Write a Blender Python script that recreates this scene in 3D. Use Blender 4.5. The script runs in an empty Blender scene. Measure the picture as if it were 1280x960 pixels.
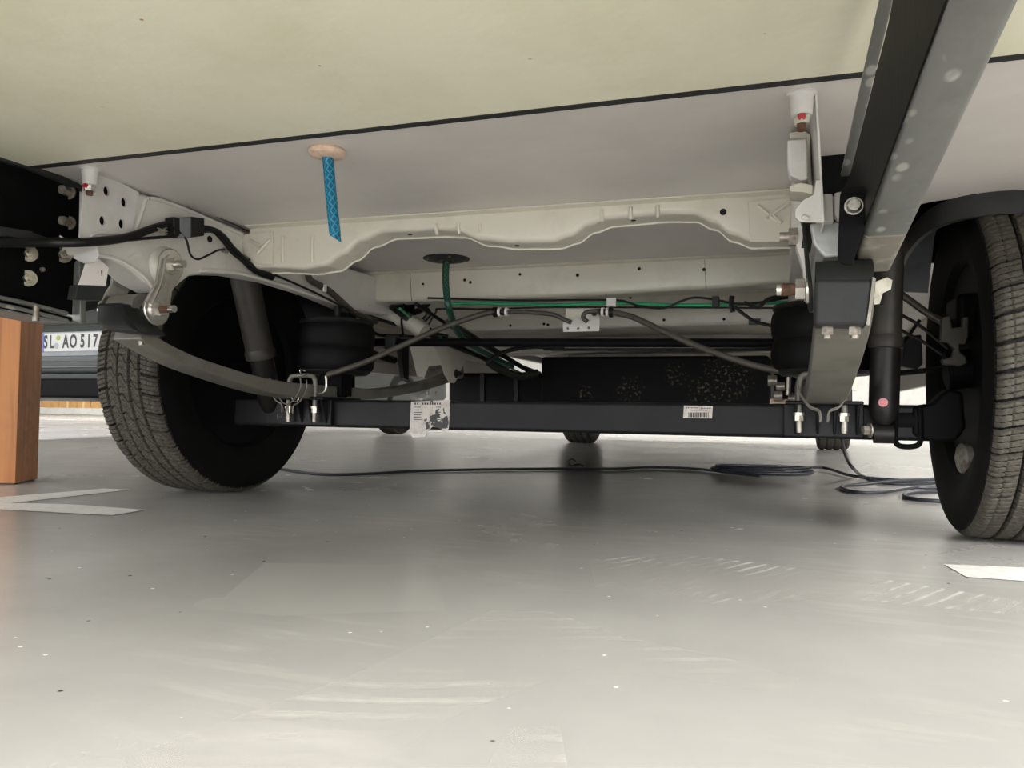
import bpy, bmesh, math, random
import numpy as np
from mathutils import Vector, Matrix, Quaternion
random.seed(3)
SC = bpy.context.scene
COL = SC.collection
V = Vector

# ------------------------------------------------------------------ camera
FPX = 948.565
CF = V((-0.3387439, 0.9402054, 0.0355857)).normalized()      # view direction
CR = V((0.9408780, 0.3384591, 0.0139261)).normalized()       # camera right
CU = CR.cross(CF).normalized()
CR = CF.cross(CU).normalized()
CP = V((0.591139, -1.783641, 0.240718))
cam = bpy.data.cameras.new('camera')
cam.sensor_width = 36.0
cam.lens = 36.0 * FPX / 1280.0
cam.clip_start = 0.02
cam.clip_end = 200
camo = bpy.data.objects.new('camera', cam)
COL.objects.link(camo)
camo.matrix_world = Matrix(((CR.x, CU.x, -CF.x, CP.x), (CR.y, CU.y, -CF.y, CP.y), (CR.z, CU.z, -CF.z, CP.z), (0, 0, 0, 1)))
SC.camera = camo

# ------------------------------------------------------------------ world: pale overcast daylight beyond the open side
W = bpy.data.worlds.new('world')
SC.world = W
W.use_nodes = True
W.node_tree.nodes['Background'].inputs[0].default_value = (0.97, 0.98, 1.0, 1)
W.node_tree.nodes['Background'].inputs[1].default_value = 4.3

def area(name, loc, sx, sy, power, col=(1, .99, .975), target=None):
    l = bpy.data.lights.new(name, 'AREA')
    l.shape = 'RECTANGLE'; l.size = sx; l.size_y = sy; l.energy = power; l.color = col
    o = bpy.data.objects.new(name, l); COL.objects.link(o); o.location = loc
    if target is not None:
        o.rotation_euler = (V(target) - V(loc)).to_track_quat('-Z', 'Y').to_euler()
    return o
# ceiling luminaires of the garage
area('rear_aisle_lamp', (2.6, -5.2, 2.95), 5.0, 1.8, 1150, target=(1.2, -3.6, 0))
area('side_bay_lamp', (-4.6, -1.6, 2.95), 1.0, 4.0, 60)
area('side_bay_lamp', (5.2, 0.5, 2.95), 1.0, 5.0, 300)
area('front_aisle_lamp', (1.0, 7.6, 2.95), 8.0, 1.2, 420)
area('far_aisle_lamp', (-12.0, 8.0, 2.95), 6.0, 1.2, 330)

SC.view_settings.view_transform = 'Standard'
SC.view_settings.look = 'None'
SC.view_settings.exposure = 0.38
SC.view_settings.gamma = 1.0
SC.view_settings.use_curve_mapping = False

# ------------------------------------------------------------------ helpers
def at(u, v, **k):
    """point of a real plane (x=, y= or z= constant) behind photo position u, v"""
    d = CF * FPX + CR * (u - 640) + CU * (480 - v)
    (a, val), = k.items()
    i = 'xyz'.index(a)
    return CP + d * ((val - CP[i]) / d[i])

def lin(c):
    return tuple(((x / 255) / 12.92 if x / 255 <= .04045 else ((x / 255 + .055) / 1.055) ** 2.4) for x in c) + (1,)

def mat(name, col, rough=.5, metal=0, col2=None, scale=8, amt=(.45, .65), bump=0, bscale=60, spec=.5, extra=None, stretch=(1, 1, 1), rvar=0):
    m = bpy.data.materials.new(name)
    m.use_nodes = True
    nt = m.node_tree; N = nt.nodes; L = nt.links
    b = N['Principled BSDF']
    b.inputs['Base Color'].default_value = lin(col)
    b.inputs['Roughness'].default_value = rough
    b.inputs['Metallic'].default_value = metal
    b.inputs['Specular IOR Level'].default_value = spec
    tc = N.new('ShaderNodeTexCoord')
    mp = N.new('ShaderNodeMapping'); mp.inputs['Scale'].default_value = stretch
    L.new(tc.outputs['Object'], mp.inputs[0])
    out = None
    if col2 is not None:
        n = N.new('ShaderNodeTexNoise'); n.inputs['Scale'].default_value = scale; n.inputs['Detail'].default_value = 6
        n.inputs['Roughness'].default_value = .65
        r = N.new('ShaderNodeMapRange'); r.inputs[1].default_value = amt[0]; r.inputs[2].default_value = amt[1]
        mx = N.new('ShaderNodeMix'); mx.data_type = 'RGBA'
        mx.inputs[6].default_value = lin(col); mx.inputs[7].default_value = lin(col2)
        L.new(mp.outputs[0], n.inputs[0]); L.new(n.outputs[0], r.inputs[0]); L.new(r.outputs[0], mx.inputs[0])
        L.new(mx.outputs[2], b.inputs['Base Color']); out = mx.outputs[2]
        if rvar:
            r2 = N.new('ShaderNodeMapRange'); r2.inputs[1].default_value = .0; r2.inputs[2].default_value = 1
            r2.inputs[3].default_value = rough - rvar; r2.inputs[4].default_value = rough + rvar
            L.new(n.outputs[0], r2.inputs[0]); L.new(r2.outputs[0], b.inputs['Roughness'])
    if bump:
        n2 = N.new('ShaderNodeTexNoise'); n2.inputs['Scale'].default_value = bscale; n2.inputs['Detail'].default_value = 4
        bp = N.new('ShaderNodeBump'); bp.inputs['Strength'].default_value = bump; bp.inputs['Distance'].default_value = .004
        L.new(mp.outputs[0], n2.inputs[0]); L.new(n2.outputs[0], bp.inputs['Height']); L.new(bp.outputs[0], b.inputs['Normal'])
    if extra:
        extra(nt, b, mp, out)
    return m

def specks(col, scale, thr, dens=.5):
    """scattered small spots of another colour"""
    def f(nt, b, mp, out):
        N, L = nt.nodes, nt.links
        v = N.new('ShaderNodeTexVoronoi'); v.inputs['Scale'].default_value = scale
        r = N.new('ShaderNodeMapRange'); r.inputs[1].default_value = thr; r.inputs[2].default_value = thr * .6
        L.new(mp.outputs[0], v.inputs[0]); L.new(v.outputs['Distance'], r.inputs[0])
        n = N.new('ShaderNodeTexNoise'); n.inputs['Scale'].default_value = scale * .37
        L.new(mp.outputs[0], n.inputs[0])
        r2 = N.new('ShaderNodeMapRange'); r2.inputs[1].default_value = dens; r2.inputs[2].default_value = dens + .06
        L.new(n.outputs[0], r2.inputs[0])
        mu = N.new('ShaderNodeMath'); mu.operation = 'MULTIPLY'
        L.new(r.outputs[0], mu.inputs[0]); L.new(r2.outputs[0], mu.inputs[1])
        mx = N.new('ShaderNodeMix'); mx.data_type = 'RGBA'; mx.inputs[7].default_value = lin(col)
        if out is not None: L.new(out, mx.inputs[6])
        else: mx.inputs[6].default_value = b.inputs['Base Color'].default_value
        L.new(mu.outputs[0], mx.inputs[0]); L.new(mx.outputs[2], b.inputs['Base Color'])
    return f

def braid(colb):
    def f(nt, b, mp, out):
        N, L = nt.nodes, nt.links
        tc = N.new('ShaderNodeTexCoord')
        acc = None
        for s in (1, -1):
            w = N.new('ShaderNodeMapping'); w.inputs['Rotation'].default_value = (0, 0, s * math.radians(35)); w.inputs['Scale'].default_value = (1, 1, 1)
            L.new(tc.outputs['UV'], w.inputs[0])
            wv = N.new('ShaderNodeTexWave'); wv.inputs['Scale'].default_value = .36
            L.new(w.outputs[0], wv.inputs[0])
            r = N.new('ShaderNodeMapRange'); r.inputs[1].default_value = .78; r.inputs[2].default_value = .95
            L.new(wv.outputs['Fac'], r.inputs[0])
            if acc is None: acc = r
            else:
                mm = N.new('ShaderNodeMath'); mm.operation = 'MAXIMUM'
                L.new(acc.outputs[0], mm.inputs[0]); L.new(r.outputs[0], mm.inputs[1]); acc = mm
        mx = N.new('ShaderNodeMix'); mx.data_type = 'RGBA'; mx.inputs[6].default_value = b.inputs['Base Color'].default_value; mx.inputs[7].default_value = lin(colb)
        L.new(acc.outputs[0], mx.inputs[0]); L.new(mx.outputs[2], b.inputs['Base Color'])
    return f

M = {}
def floor_extra(nt, b, mp, out):
    N, L = nt.nodes, nt.links
    # pale scuffs: stretched noise in patches
    mp2 = N.new('ShaderNodeMapping'); mp2.inputs['Scale'].default_value = (5, 30, 1); mp2.inputs['Rotation'].default_value = (0, 0, .35)
    tc = N.new('ShaderNodeTexCoord'); L.new(tc.outputs['Object'], mp2.inputs[0])
    n = N.new('ShaderNodeTexNoise'); n.inputs['Scale'].default_value = 1.0; n.inputs['Detail'].default_value = 4; n.inputs['Roughness'].default_value = .6
    L.new(mp2.outputs[0], n.inputs[0])
    r = N.new('ShaderNodeMapRange'); r.inputs[1].default_value = .5; r.inputs[2].default_value = .8; r.inputs[4].default_value = .35
    L.new(n.outputs[0], r.inputs[0])
    pn = N.new('ShaderNodeTexNoise'); pn.inputs['Scale'].default_value = 1.7; pn.inputs['Detail'].default_value = 2
    L.new(tc.outputs['Object'], pn.inputs[0])
    pr = N.new('ShaderNodeMapRange'); pr.inputs[1].default_value = .46; pr.inputs[2].default_value = .6
    L.new(pn.outputs[0], pr.inputs[0])
    mu = N.new('ShaderNodeMath'); mu.operation = 'MULTIPLY'; L.new(r.outputs[0], mu.inputs[0]); L.new(pr.outputs[0], mu.inputs[1])
    mx = N.new('ShaderNodeMix'); mx.data_type = 'RGBA'; mx.inputs[7].default_value = lin((212, 209, 200))
    L.new(out, mx.inputs[6]); L.new(mu.outputs[0], mx.inputs[0])
    # white grit
    v = N.new('ShaderNodeTexVoronoi'); v.inputs['Scale'].default_value = 26
    L.new(tc.outputs['Object'], v.inputs[0])
    vr = N.new('ShaderNodeMapRange'); vr.inputs[1].default_value = .075; vr.inputs[2].default_value = .045
    L.new(v.outputs['Distance'], vr.inputs[0])
    vn = N.new('ShaderNodeMapRange'); vn.inputs[1].default_value = .6; vn.inputs[2].default_value = .62
    sx = N.new('ShaderNodeSeparateColor'); L.new(v.outputs['Color'], sx.inputs[0]); L.new(sx.outputs[0], vn.inputs[0])
    vm = N.new('ShaderNodeMath'); vm.operation = 'MULTIPLY'; L.new(vr.outputs[0], vm.inputs[0]); L.new(vn.outputs[0], vm.inputs[1])
    mx2 = N.new('ShaderNodeMix'); mx2.data_type = 'RGBA'; mx2.inputs[7].default_value = lin((232, 230, 222))
    L.new(mx.outputs[2], mx2.inputs[6]); L.new(vm.outputs[0], mx2.inputs[0])
    # dark grit
    v2 = N.new('ShaderNodeTexVoronoi'); v2.inputs['Scale'].default_value = 11
    L.new(tc.outputs['Object'], v2.inputs[0])
    v2r = N.new('ShaderNodeMapRange'); v2r.inputs[1].default_value = .035; v2r.inputs[2].default_value = .02
    L.new(v2.outputs['Distance'], v2r.inputs[0])
    mx3 = N.new('ShaderNodeMix'); mx3.data_type = 'RGBA'; mx3.inputs[7].default_value = lin((60, 56, 50))
    L.new(mx2.outputs[2], mx3.inputs[6]); L.new(v2r.outputs[0], mx3.inputs[0])
    L.new(mx3.outputs[2], b.inputs['Base Color'])
M['floor'] = mat('grey_floor_coating', (155, 153, 149), .25, col2=(172, 170, 165), scale=1.4, amt=(.3, .7), extra=floor_extra, rvar=.1)
M['patch'] = mat('pale_floor_patch', (168, 166, 161), .24, col2=(165, 163, 158), scale=5)
M['paint'] = mat('white_road_paint', (225, 223, 218), .45, col2=(205, 203, 196), scale=40)
M['concrete'] = mat('garage_concrete', (196, 193, 186), .8, col2=(180, 177, 170), scale=2, bump=.1)
M['plaster'] = mat('white_plaster', (222, 220, 214), .8, col2=(208, 206, 198), scale=3)
M['cream'] = mat('cream_laminate', (233, 230, 208), .42, col2=(226, 222, 197), scale=5, bump=.35, bscale=22, extra=specks((160, 120, 60), 30, .09, .6))
M['panel'] = mat('pale_grey_laminate', (216, 211, 206), .4, col2=(206, 201, 196), scale=3, bump=.12, bscale=18, extra=specks((90, 84, 74), 24, .06, .62))
M['whitepaint'] = mat('off_white_body_paint', (214, 210, 196), .3, col2=(198, 193, 178), scale=9, amt=(.5, .75), bump=.05, bscale=30, spec=.55)
M['rail'] = mat('white_rail_paint', (216, 213, 206), .34, col2=(200, 196, 186), scale=14, amt=(.5, .75), extra=specks((110, 96, 78), 40, .1, .57))
M['bracket'] = mat('white_bracket_paint', (214, 212, 209), .4, col2=(202, 199, 194), scale=10)
M['black'] = mat('black_coating', (10, 10, 11), .55, col2=(15, 15, 15), scale=12, bump=.1, spec=.08)
M['axle'] = mat('black_axle_coating', (24, 24, 26), .45, col2=(31, 31, 32), scale=7, bump=.06, spec=.16)
M['tank'] = mat('black_tank_plastic', (12, 12, 13), .5, col2=(18, 17, 17), scale=10, spec=.12)
def dirt_extra(nt, b, mp, out):
    N, L = nt.nodes, nt.links
    tc = N.new('ShaderNodeTexCoord')
    n = N.new('ShaderNodeTexNoise'); n.inputs['Scale'].default_value = 85; n.inputs['Detail'].default_value = 6
    L.new(tc.outputs['Object'], n.inputs[0])
    r = N.new('ShaderNodeMapRange'); r.inputs[1].default_value = .55; r.inputs[2].default_value = .72
    L.new(n.outputs[0], r.inputs[0])
    # round splash patches at fixed places of the tank
    acc = None
    for p, rad in DIRT:
        vm = N.new('ShaderNodeVectorMath'); vm.operation = 'DISTANCE'; vm.inputs[1].default_value = p
        L.new(tc.outputs['Object'], vm.inputs[0])
        q = N.new('ShaderNodeMapRange'); q.inputs[1].default_value = rad; q.inputs[2].default_value = rad * .45
        L.new(vm.outputs['Value'], q.inputs[0])
        if acc is None: acc = q
        else:
            a = N.new('ShaderNodeMath'); a.operation = 'MAXIMUM'; L.new(acc.outputs[0], a.inputs[0]); L.new(q.outputs[0], a.inputs[1]); acc = a
    mu = N.new('ShaderNodeMath'); mu.operation = 'MULTIPLY'; L.new(acc.outputs[0], mu.inputs[0]); L.new(r.outputs[0], mu.inputs[1])
    mx = N.new('ShaderNodeMix'); mx.data_type = 'RGBA'; mx.inputs[7].default_value = lin((130, 120, 98))
    L.new(out, mx.inputs[6]); L.new(mu.outputs[0], mx.inputs[0]); L.new(mx.outputs[2], b.inputs['Base Color'])
DIRT = [(at(908, 473, y=1.0), .11), (at(880, 490, y=1.0), .07), (at(788, 487, y=1.0), .06), (at(845, 468, y=1.0), .05), (at(732, 492, y=1.0), .035)]
M['tankdirt'] = mat('dusty_black_tank_plastic', (12, 12, 13), .55, col2=(18, 17, 16), scale=10, spec=.12, extra=dirt_extra)
M['rubber'] = mat('tyre_rubber', (64, 61, 54), .85, col2=(80, 76, 68), scale=90, spec=.2)
M['sidewall'] = mat('tyre_sidewall_rubber', (14, 14, 14), .65, col2=(19, 18, 17), scale=12, spec=.12)
M['bellows'] = mat('air_bellows_rubber', (10, 10, 11), .6, col2=(15, 15, 15), scale=9, spec=.15)
M['leaf'] = mat('grey_spring_steel', (116, 113, 104), .45, metal=.2, col2=(98, 96, 88), scale=14, extra=specks((140, 138, 128), 60, .1, .58))
M['rubbergrey'] = mat('dark_grey_rubber', (52, 53, 54), .5, col2=(43, 44, 44), scale=12, spec=.2)
M['darkrubber'] = mat('dark_green_grey_guard', (30, 32, 30), .5, col2=(38, 40, 36), scale=10, spec=.2)
M['zinc'] = mat('zinc_plated_steel', (215, 213, 208), .25, metal=.9, col2=(190, 186, 176), scale=30, bump=.1)
M['yzinc'] = mat('yellowed_zinc_steel', (196, 192, 178), .3, metal=.85, col2=(160, 154, 138), scale=30)
M['dullbolt'] = mat('dull_bolt_steel', (160, 154, 144), .4, metal=.6, col2=(110, 100, 90), scale=60)
M['rust'] = mat('rusty_steel', (98, 66, 46), .65, metal=.1, col2=(64, 46, 36), scale=60)
M['arm'] = mat('scuffed_grey_galvanised_steel', (122, 123, 119), .42, metal=.3, col2=(106, 107, 102), scale=8, bump=.08, stretch=(1, .6, 1), extra=specks((178, 178, 171), 48, .34, .47))
M['armend'] = mat('dusty_grey_steel', (134, 129, 119), .5, metal=.2, col2=(160, 155, 145), scale=24, amt=(.5, .62))
M['casting'] = mat('silver_grey_casting', (172, 174, 172), .38, metal=.3, col2=(150, 152, 150), scale=25, bump=.15, bscale=70)
M['shock'] = mat('dark_shock_paint', (56, 53, 48), .45, metal=.1, col2=(44, 42, 38), scale=14, spec=.3)
M['shockblk'] = mat('black_shock_tube', (24, 23, 22), .4, col2=(32, 30, 28), scale=14, spec=.25)
M['pink'] = mat('pink_paint_dot', (196, 120, 124), .5, col2=(180, 105, 110), scale=30)
M['cable'] = mat('black_cable_sheath', (16, 16, 17), .4, col2=(24, 24, 24), scale=20, spec=.3)
M['bluecable'] = mat('dark_blue_black_cable', (34, 36, 44), .38, col2=(44, 46, 52), scale=20)
M['hose'] = mat('brown_grey_brake_hose', (72, 68, 60), .5, col2=(60, 56, 50), scale=30)
M['bluehose'] = mat('blue_braided_hose', (4, 84, 122), .35, extra=braid((36, 146, 176)))
M['greenhose'] = mat('green_braided_hose', (12, 48, 38), .35, extra=braid((36, 100, 78)))
M['greentube'] = mat('green_plastic_tube', (20, 150, 100), .35, col2=(16, 130, 88), scale=10)
M['putty'] = mat('pinkish_sealant_putty', (218, 190, 168), .55, col2=(196, 164, 140), scale=60, bump=.4, bscale=90)
M['red'] = mat('red_plastic_plug', (186, 50, 60), .35, col2=(165, 40, 50), scale=20)
M['greyplastic'] = mat('grey_plastic', (118, 122, 126), .45, col2=(108, 111, 114), scale=20)
M['hole'] = mat('dark_hollow', (8, 8, 8), .9)
M['label'] = mat('weathered_paper_label', (196, 190, 182), .5, col2=(170, 160, 148), scale=60)
def peel(nt, b, mp, out):
    N, L = nt.nodes, nt.links
    n = N.new('ShaderNodeTexNoise'); n.inputs['Scale'].default_value = 55; n.inputs['Detail'].default_value = 3
    L.new(mp.outputs[0], n.inputs[0])
    tc = N.new('ShaderNodeTexCoord')
    vm = N.new('ShaderNodeVectorMath'); vm.operation = 'DISTANCE'; vm.inputs[1].default_value = PEEL
    L.new(tc.outputs['Object'], vm.inputs[0])
    q = N.new('ShaderNodeMapRange'); q.inputs[1].default_value = .06; q.inputs[2].default_value = .0; q.inputs[3].default_value = 0; q.inputs[4].default_value = .3
    L.new(vm.outputs['Value'], q.inputs[0])
    ad = N.new('ShaderNodeMath'); ad.operation = 'ADD'; L.new(n.outputs[0], ad.inputs[0]); L.new(q.outputs[0], ad.inputs[1])
    r = N.new('ShaderNodeMapRange'); r.inputs[1].default_value = .68; r.inputs[2].default_value = .71
    L.new(ad.outputs[0], r.inputs[0])
    mx = N.new('ShaderNodeMix'); mx.data_type = 'RGBA'; mx.inputs[7].default_value = lin((30, 29, 28))
    L.new(out, mx.inputs[6]); L.new(r.outputs[0], mx.inputs[0]); L.new(mx.outputs[2], b.inputs['Base Color'])
PEEL = at(543, 531, y=-.09)
M['peel'] = mat('peeling_type_label', (186, 180, 172), .5, col2=(160, 152, 142), scale=60, extra=peel)
M['ink'] = mat('black_print', (30, 28, 28), .5)
M['whitetag'] = mat('white_paper', (236, 230, 226), .6)
def woodx(nt, b, mp, out):
    N, L = nt.nodes, nt.links
    tc = N.new('ShaderNodeTexCoord')
    m2 = N.new('ShaderNodeMapping'); m2.inputs['Scale'].default_value = (22, 22, 1.2)
    L.new(tc.outputs['Object'], m2.inputs[0])
    n = N.new('ShaderNodeTexNoise'); n.inputs['Scale'].default_value = 1.5; n.inputs['Detail'].default_value = 5; n.inputs['Distortion'].default_value = .6
    L.new(m2.outputs[0], n.inputs[0])
    r = N.new('ShaderNodeMapRange'); r.inputs[1].default_value = .4; r.inputs[2].default_value = .62
    L.new(n.outputs[0], r.inputs[0])
    mx = N.new('ShaderNodeMix'); mx.data_type = 'RGBA'; mx.inputs[6].default_value = lin((172, 112, 58)); mx.inputs[7].default_value = lin((146, 88, 42))
    L.new(r.outputs[0], mx.inputs[0])
    vm = N.new('ShaderNodeVectorMath'); vm.operation = 'DISTANCE'; vm.inputs[1].default_value = STAIN
    mp3 = N.new('ShaderNodeMapping'); mp3.inputs['Scale'].default_value = (1, 1, .55); mp3.inputs['Location'].default_value = (0, 0, .0)
    L.new(tc.outputs['Object'], mp3.inputs[0]); L.new(mp3.outputs[0], vm.inputs[0])
    q = N.new('ShaderNodeMapRange'); q.inputs[1].default_value = .12; q.inputs[2].default_value = .02
    L.new(vm.outputs['Value'], q.inputs[0])
    n3 = N.new('ShaderNodeTexNoise'); n3.inputs['Scale'].default_value = 34; L.new(tc.outputs['Object'], n3.inputs[0])
    r3 = N.new('ShaderNodeMapRange'); r3.inputs[1].default_value = .38; r3.inputs[2].default_value = .75; L.new(n3.outputs[0], r3.inputs[0])
    mu = N.new('ShaderNodeMath'); mu.operation = 'MULTIPLY'; L.new(q.outputs[0], mu.inputs[0]); L.new(r3.outputs[0], mu.inputs[1])
    mx2 = N.new('ShaderNodeMix'); mx2.data_type = 'RGBA'; mx2.inputs[7].default_value = lin((112, 82, 56))
    L.new(mx.outputs[2], mx2.inputs[6]); L.new(mu.outputs[0], mx2.inputs[0]); L.new(mx2.outputs[2], b.inputs['Base Color'])
ST0 = (at(47, 600, z=0) - at(19, 606, z=0)) * .6
STAIN = (ST0.x, ST0.y, .10)
M['wood'] = mat('planed_softwood', (200, 150, 95), .6, bump=.1, bscale=30, extra=woodx)
M['woodend'] = mat('sawn_end_grain', (150, 104, 62), .8, col2=(120, 82, 50), scale=40)
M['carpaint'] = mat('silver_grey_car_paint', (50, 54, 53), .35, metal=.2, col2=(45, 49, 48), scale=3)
M['carblack'] = mat('black_car_plastic', (11, 11, 12), .55, col2=(16, 16, 16), scale=20, spec=.1)
M['carglass'] = mat('dark_car_glass', (20, 24, 26), .06, spec=.8)
M['taillamp'] = mat('red_lamp_plastic', (120, 16, 18), .15, spec=.7)
M['platewhite'] = mat('white_number_plate', (172, 172, 169), .35)
M['plateblue'] = mat('blue_plate_band', (24, 60, 150), .35)
M['seal'] = mat('olive_plate_seal', (146, 150, 70), .5)
M['sealgrey'] = mat('grey_plate_seal', (140, 146, 144), .5)
M['cardboard'] = mat('brown_cardboard', (208, 162, 104), .8, col2=(190, 144, 90), scale=5)
M['tape'] = mat('shiny_parcel_tape', (226, 196, 150), .3)
M['foil'] = mat('crumpled_foil', (240, 239, 234), .35, metal=.2, bump=.8, bscale=40)

class MB:
    def __init__(s):
        s.v = []; s.f = []; s.m = []; s.uv = {}; s.mi = 0
    def add(s, vs, fs, uvs=None):
        o = len(s.v); s.v += [tuple(a) for a in vs]
        for i, f in enumerate(fs):
            if uvs: s.uv[len(s.f)] = uvs[i]
            s.f.append(tuple(o + j for j in f)); s.m.append(s.mi)
        return s
    def box(s, lo, hi):
        x0, y0, z0 = lo; x1, y1, z1 = hi
        return s.add([(x0, y0, z0), (x1, y0, z0), (x1, y1, z0), (x0, y1, z0), (x0, y0, z1), (x1, y0, z1), (x1, y1, z1), (x0, y1, z1)],
                     [(0, 3, 2, 1), (4, 5, 6, 7), (0, 1, 5, 4), (1, 2, 6, 5), (2, 3, 7, 6), (3, 0, 4, 7)])
    def prism(s, poly, d):
        """poly: list of 3D points, d: extrusion vector"""
        n = len(poly); d = V(d); P = [V(p) for p in poly]
        nrm = V((0, 0, 0))
        for i in range(n): nrm += P[i].cross(P[(i + 1) % n])
        if nrm.dot(d) > 0: P = P[::-1]
        vs = P + [p + d for p in P]
        fs = [tuple(range(n)), tuple(range(2 * n - 1, n - 1, -1))]
        fs += [(i, i + n, (i + 1) % n + n, (i + 1) % n) for i in range(n)]
        fs = [fs[0], fs[1]] + [(a, b_, c, d_) for (a, b_, c, d_) in fs[2:]]
        return s.add(vs, fs)
    def frame(s, ax):
        ax = V(ax).normalized()
        t = V((0, 0, 1)) if abs(ax.z) < .9 else V((1, 0, 0))
        a = ax.cross(t).normalized(); b = ax.cross(a).normalized()
        return ax, a, b
    def cyl(s, p0, p1, r0, r1=None, n=20, rot=0):
        r1 = r0 if r1 is None else r1
        p0 = V(p0); p1 = V(p1); ax, a, b = s.frame(p1 - p0)
        c = [(a * math.cos(t) + b * math.sin(t)) for t in [2 * math.pi * i / n + rot for i in range(n)]]
        vs = [p0 + q * r0 for q in c] + [p1 + q * r1 for q in c]
        fs = [tuple(range(n)), tuple(range(2 * n - 1, n - 1, -1))] + [(i, i + n, (i + 1) % n + n, (i + 1) % n) for i in range(n)]
        return s.add(vs, fs)
    def rev(s, prof, c, ax, n=48, closed=False):
        """prof: list of (axial, radius)"""
        c = V(c); ax, a, b = s.frame(ax); vs = []
        for i in range(n):
            t = 2 * math.pi * i / n; q = a * math.cos(t) + b * math.sin(t)
            vs += [c + ax * h + q * r for h, r in prof]
        k = len(prof); fs = []
        for i in range(n):
            j = (i + 1) % n
            for m in range(k if closed else k - 1):
                m2 = (m + 1) % k
                fs.append((i * k + m, i * k + m2, j * k + m2, j * k + m))
        if not closed:
            if prof[0][1] > 1e-5: fs.append(tuple(i * k for i in range(n)))
            if prof[-1][1] > 1e-5: fs.append(tuple(i * k + k - 1 for i in range(n - 1, -1, -1)))
        return s.add(vs, fs)
    def tube(s, pts, r, n=10, sub=6, flat=1.0):
        P = smooth(pts, sub) if sub > 1 and len(pts) > 2 else [V(p) for p in pts]
        vs = []; fs = []; uvs = []
        T = [(P[min(i + 1, len(P) - 1)] - P[max(i - 1, 0)]).normalized() for i in range(len(P))]
        ax, a, b = s.frame(T[0]); L = 0; Ls = []
        for i, p in enumerate(P):
            if i:
                q = T[i - 1].rotation_difference(T[i]); a = q @ a; L += (p - P[i - 1]).length
            a = (a - T[i] * a.dot(T[i])).normalized(); b = T[i].cross(a); Ls.append(L)
            rr = r(i / (len(P) - 1)) if callable(r) else r
            for j in range(n):
                t = 2 * math.pi * j / n
                vs.append(p + (a * math.cos(t) + b * math.sin(t) * flat) * rr)
        R = r(0) if callable(r) else r
        for i in range(len(P) - 1):
            for j in range(n):
                j2 = (j + 1) % n
                fs.append((i * n + j, i * n + j2, (i + 1) * n + j2, (i + 1) * n + j))
                u0, u1 = j / n * 6, (j + 1) / n * 6; v0, v1 = Ls[i] / R, Ls[i + 1] / R
                uvs.append(((u0, v0), (u1, v0), (u1, v1), (u0, v1)))
        fs.append(tuple(range(n - 1, -1, -1))); uvs.append(tuple((0, 0) for _ in range(n)))
        fs.append(tuple((len(P) - 1) * n + j for j in range(n))); uvs.append(tuple((0, 0) for _ in range(n)))
        return s.add(vs, fs, uvs)
    def bolt(s, p, ax, r=.009, head=.009, shaft=0, washer=True):
        p = V(p); ax = V(ax).normalized()
        h0 = 0
        if washer:
            s.cyl(p, p + ax * r * .28, r * 1.45, n=20); h0 = r * .28
        s.cyl(p + ax * h0, p + ax * (h0 + head), r, r * .97, n=6)
        if shaft:
            s.cyl(p + ax * (h0 + head), p + ax * (h0 + head + shaft), r * .55, n=12)
        return s
    def build(s, name, mats, parent=None, bevel=0, seg=2, smoothdeg=35, fix=True):
        me = bpy.data.meshes.new(name)
        me.from_pydata(s.v, [], s.f)
        if not isinstance(mats, (list, tuple)): mats = [mats]
        for m in mats: me.materials.append(M[m])
        for p, i in zip(me.polygons, s.m): p.material_index = min(i, len(mats) - 1)
        if s.uv:
            ul = me.uv_layers.new(name='UVMap')
            for fi, u in s.uv.items():
                for k, li in enumerate(me.polygons[fi].loop_indices): ul.data[li].uv = u[k]
        if fix:
            bm = bmesh.new(); bm.from_mesh(me); bmesh.ops.recalc_face_normals(bm, faces=bm.faces); bm.to_mesh(me); bm.free()
        me.polygons.foreach_set('use_smooth', [True] * len(me.polygons))
        me.set_sharp_from_angle(angle=math.radians(smoothdeg))
        o = bpy.data.objects.new(name, me); COL.objects.link(o)
        if parent is not None: o.parent = parent
        if bevel:
            b = o.modifiers.new('bevel', 'BEVEL'); b.width = bevel; b.segments = seg; b.limit_method = 'ANGLE'; b.angle_limit = math.radians(40)
            b.harden_normals = True
        return o

def smooth(pts, sub=6):
    P = [V(p) for p in pts]; out = []
    for i in range(len(P) - 1):
        p0 = P[max(i - 1, 0)]; p1 = P[i]; p2 = P[i + 1]; p3 = P[min(i + 2, len(P) - 1)]
        for k in range(sub):
            t = k / sub
            out.append(.5 * ((2 * p1) + (p2 - p0) * t + (2 * p0 - 5 * p1 + 4 * p2 - p3) * t * t + (3 * p1 - p0 - 3 * p2 + p3) * t ** 3))
    out.append(P[-1]); return out

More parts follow.
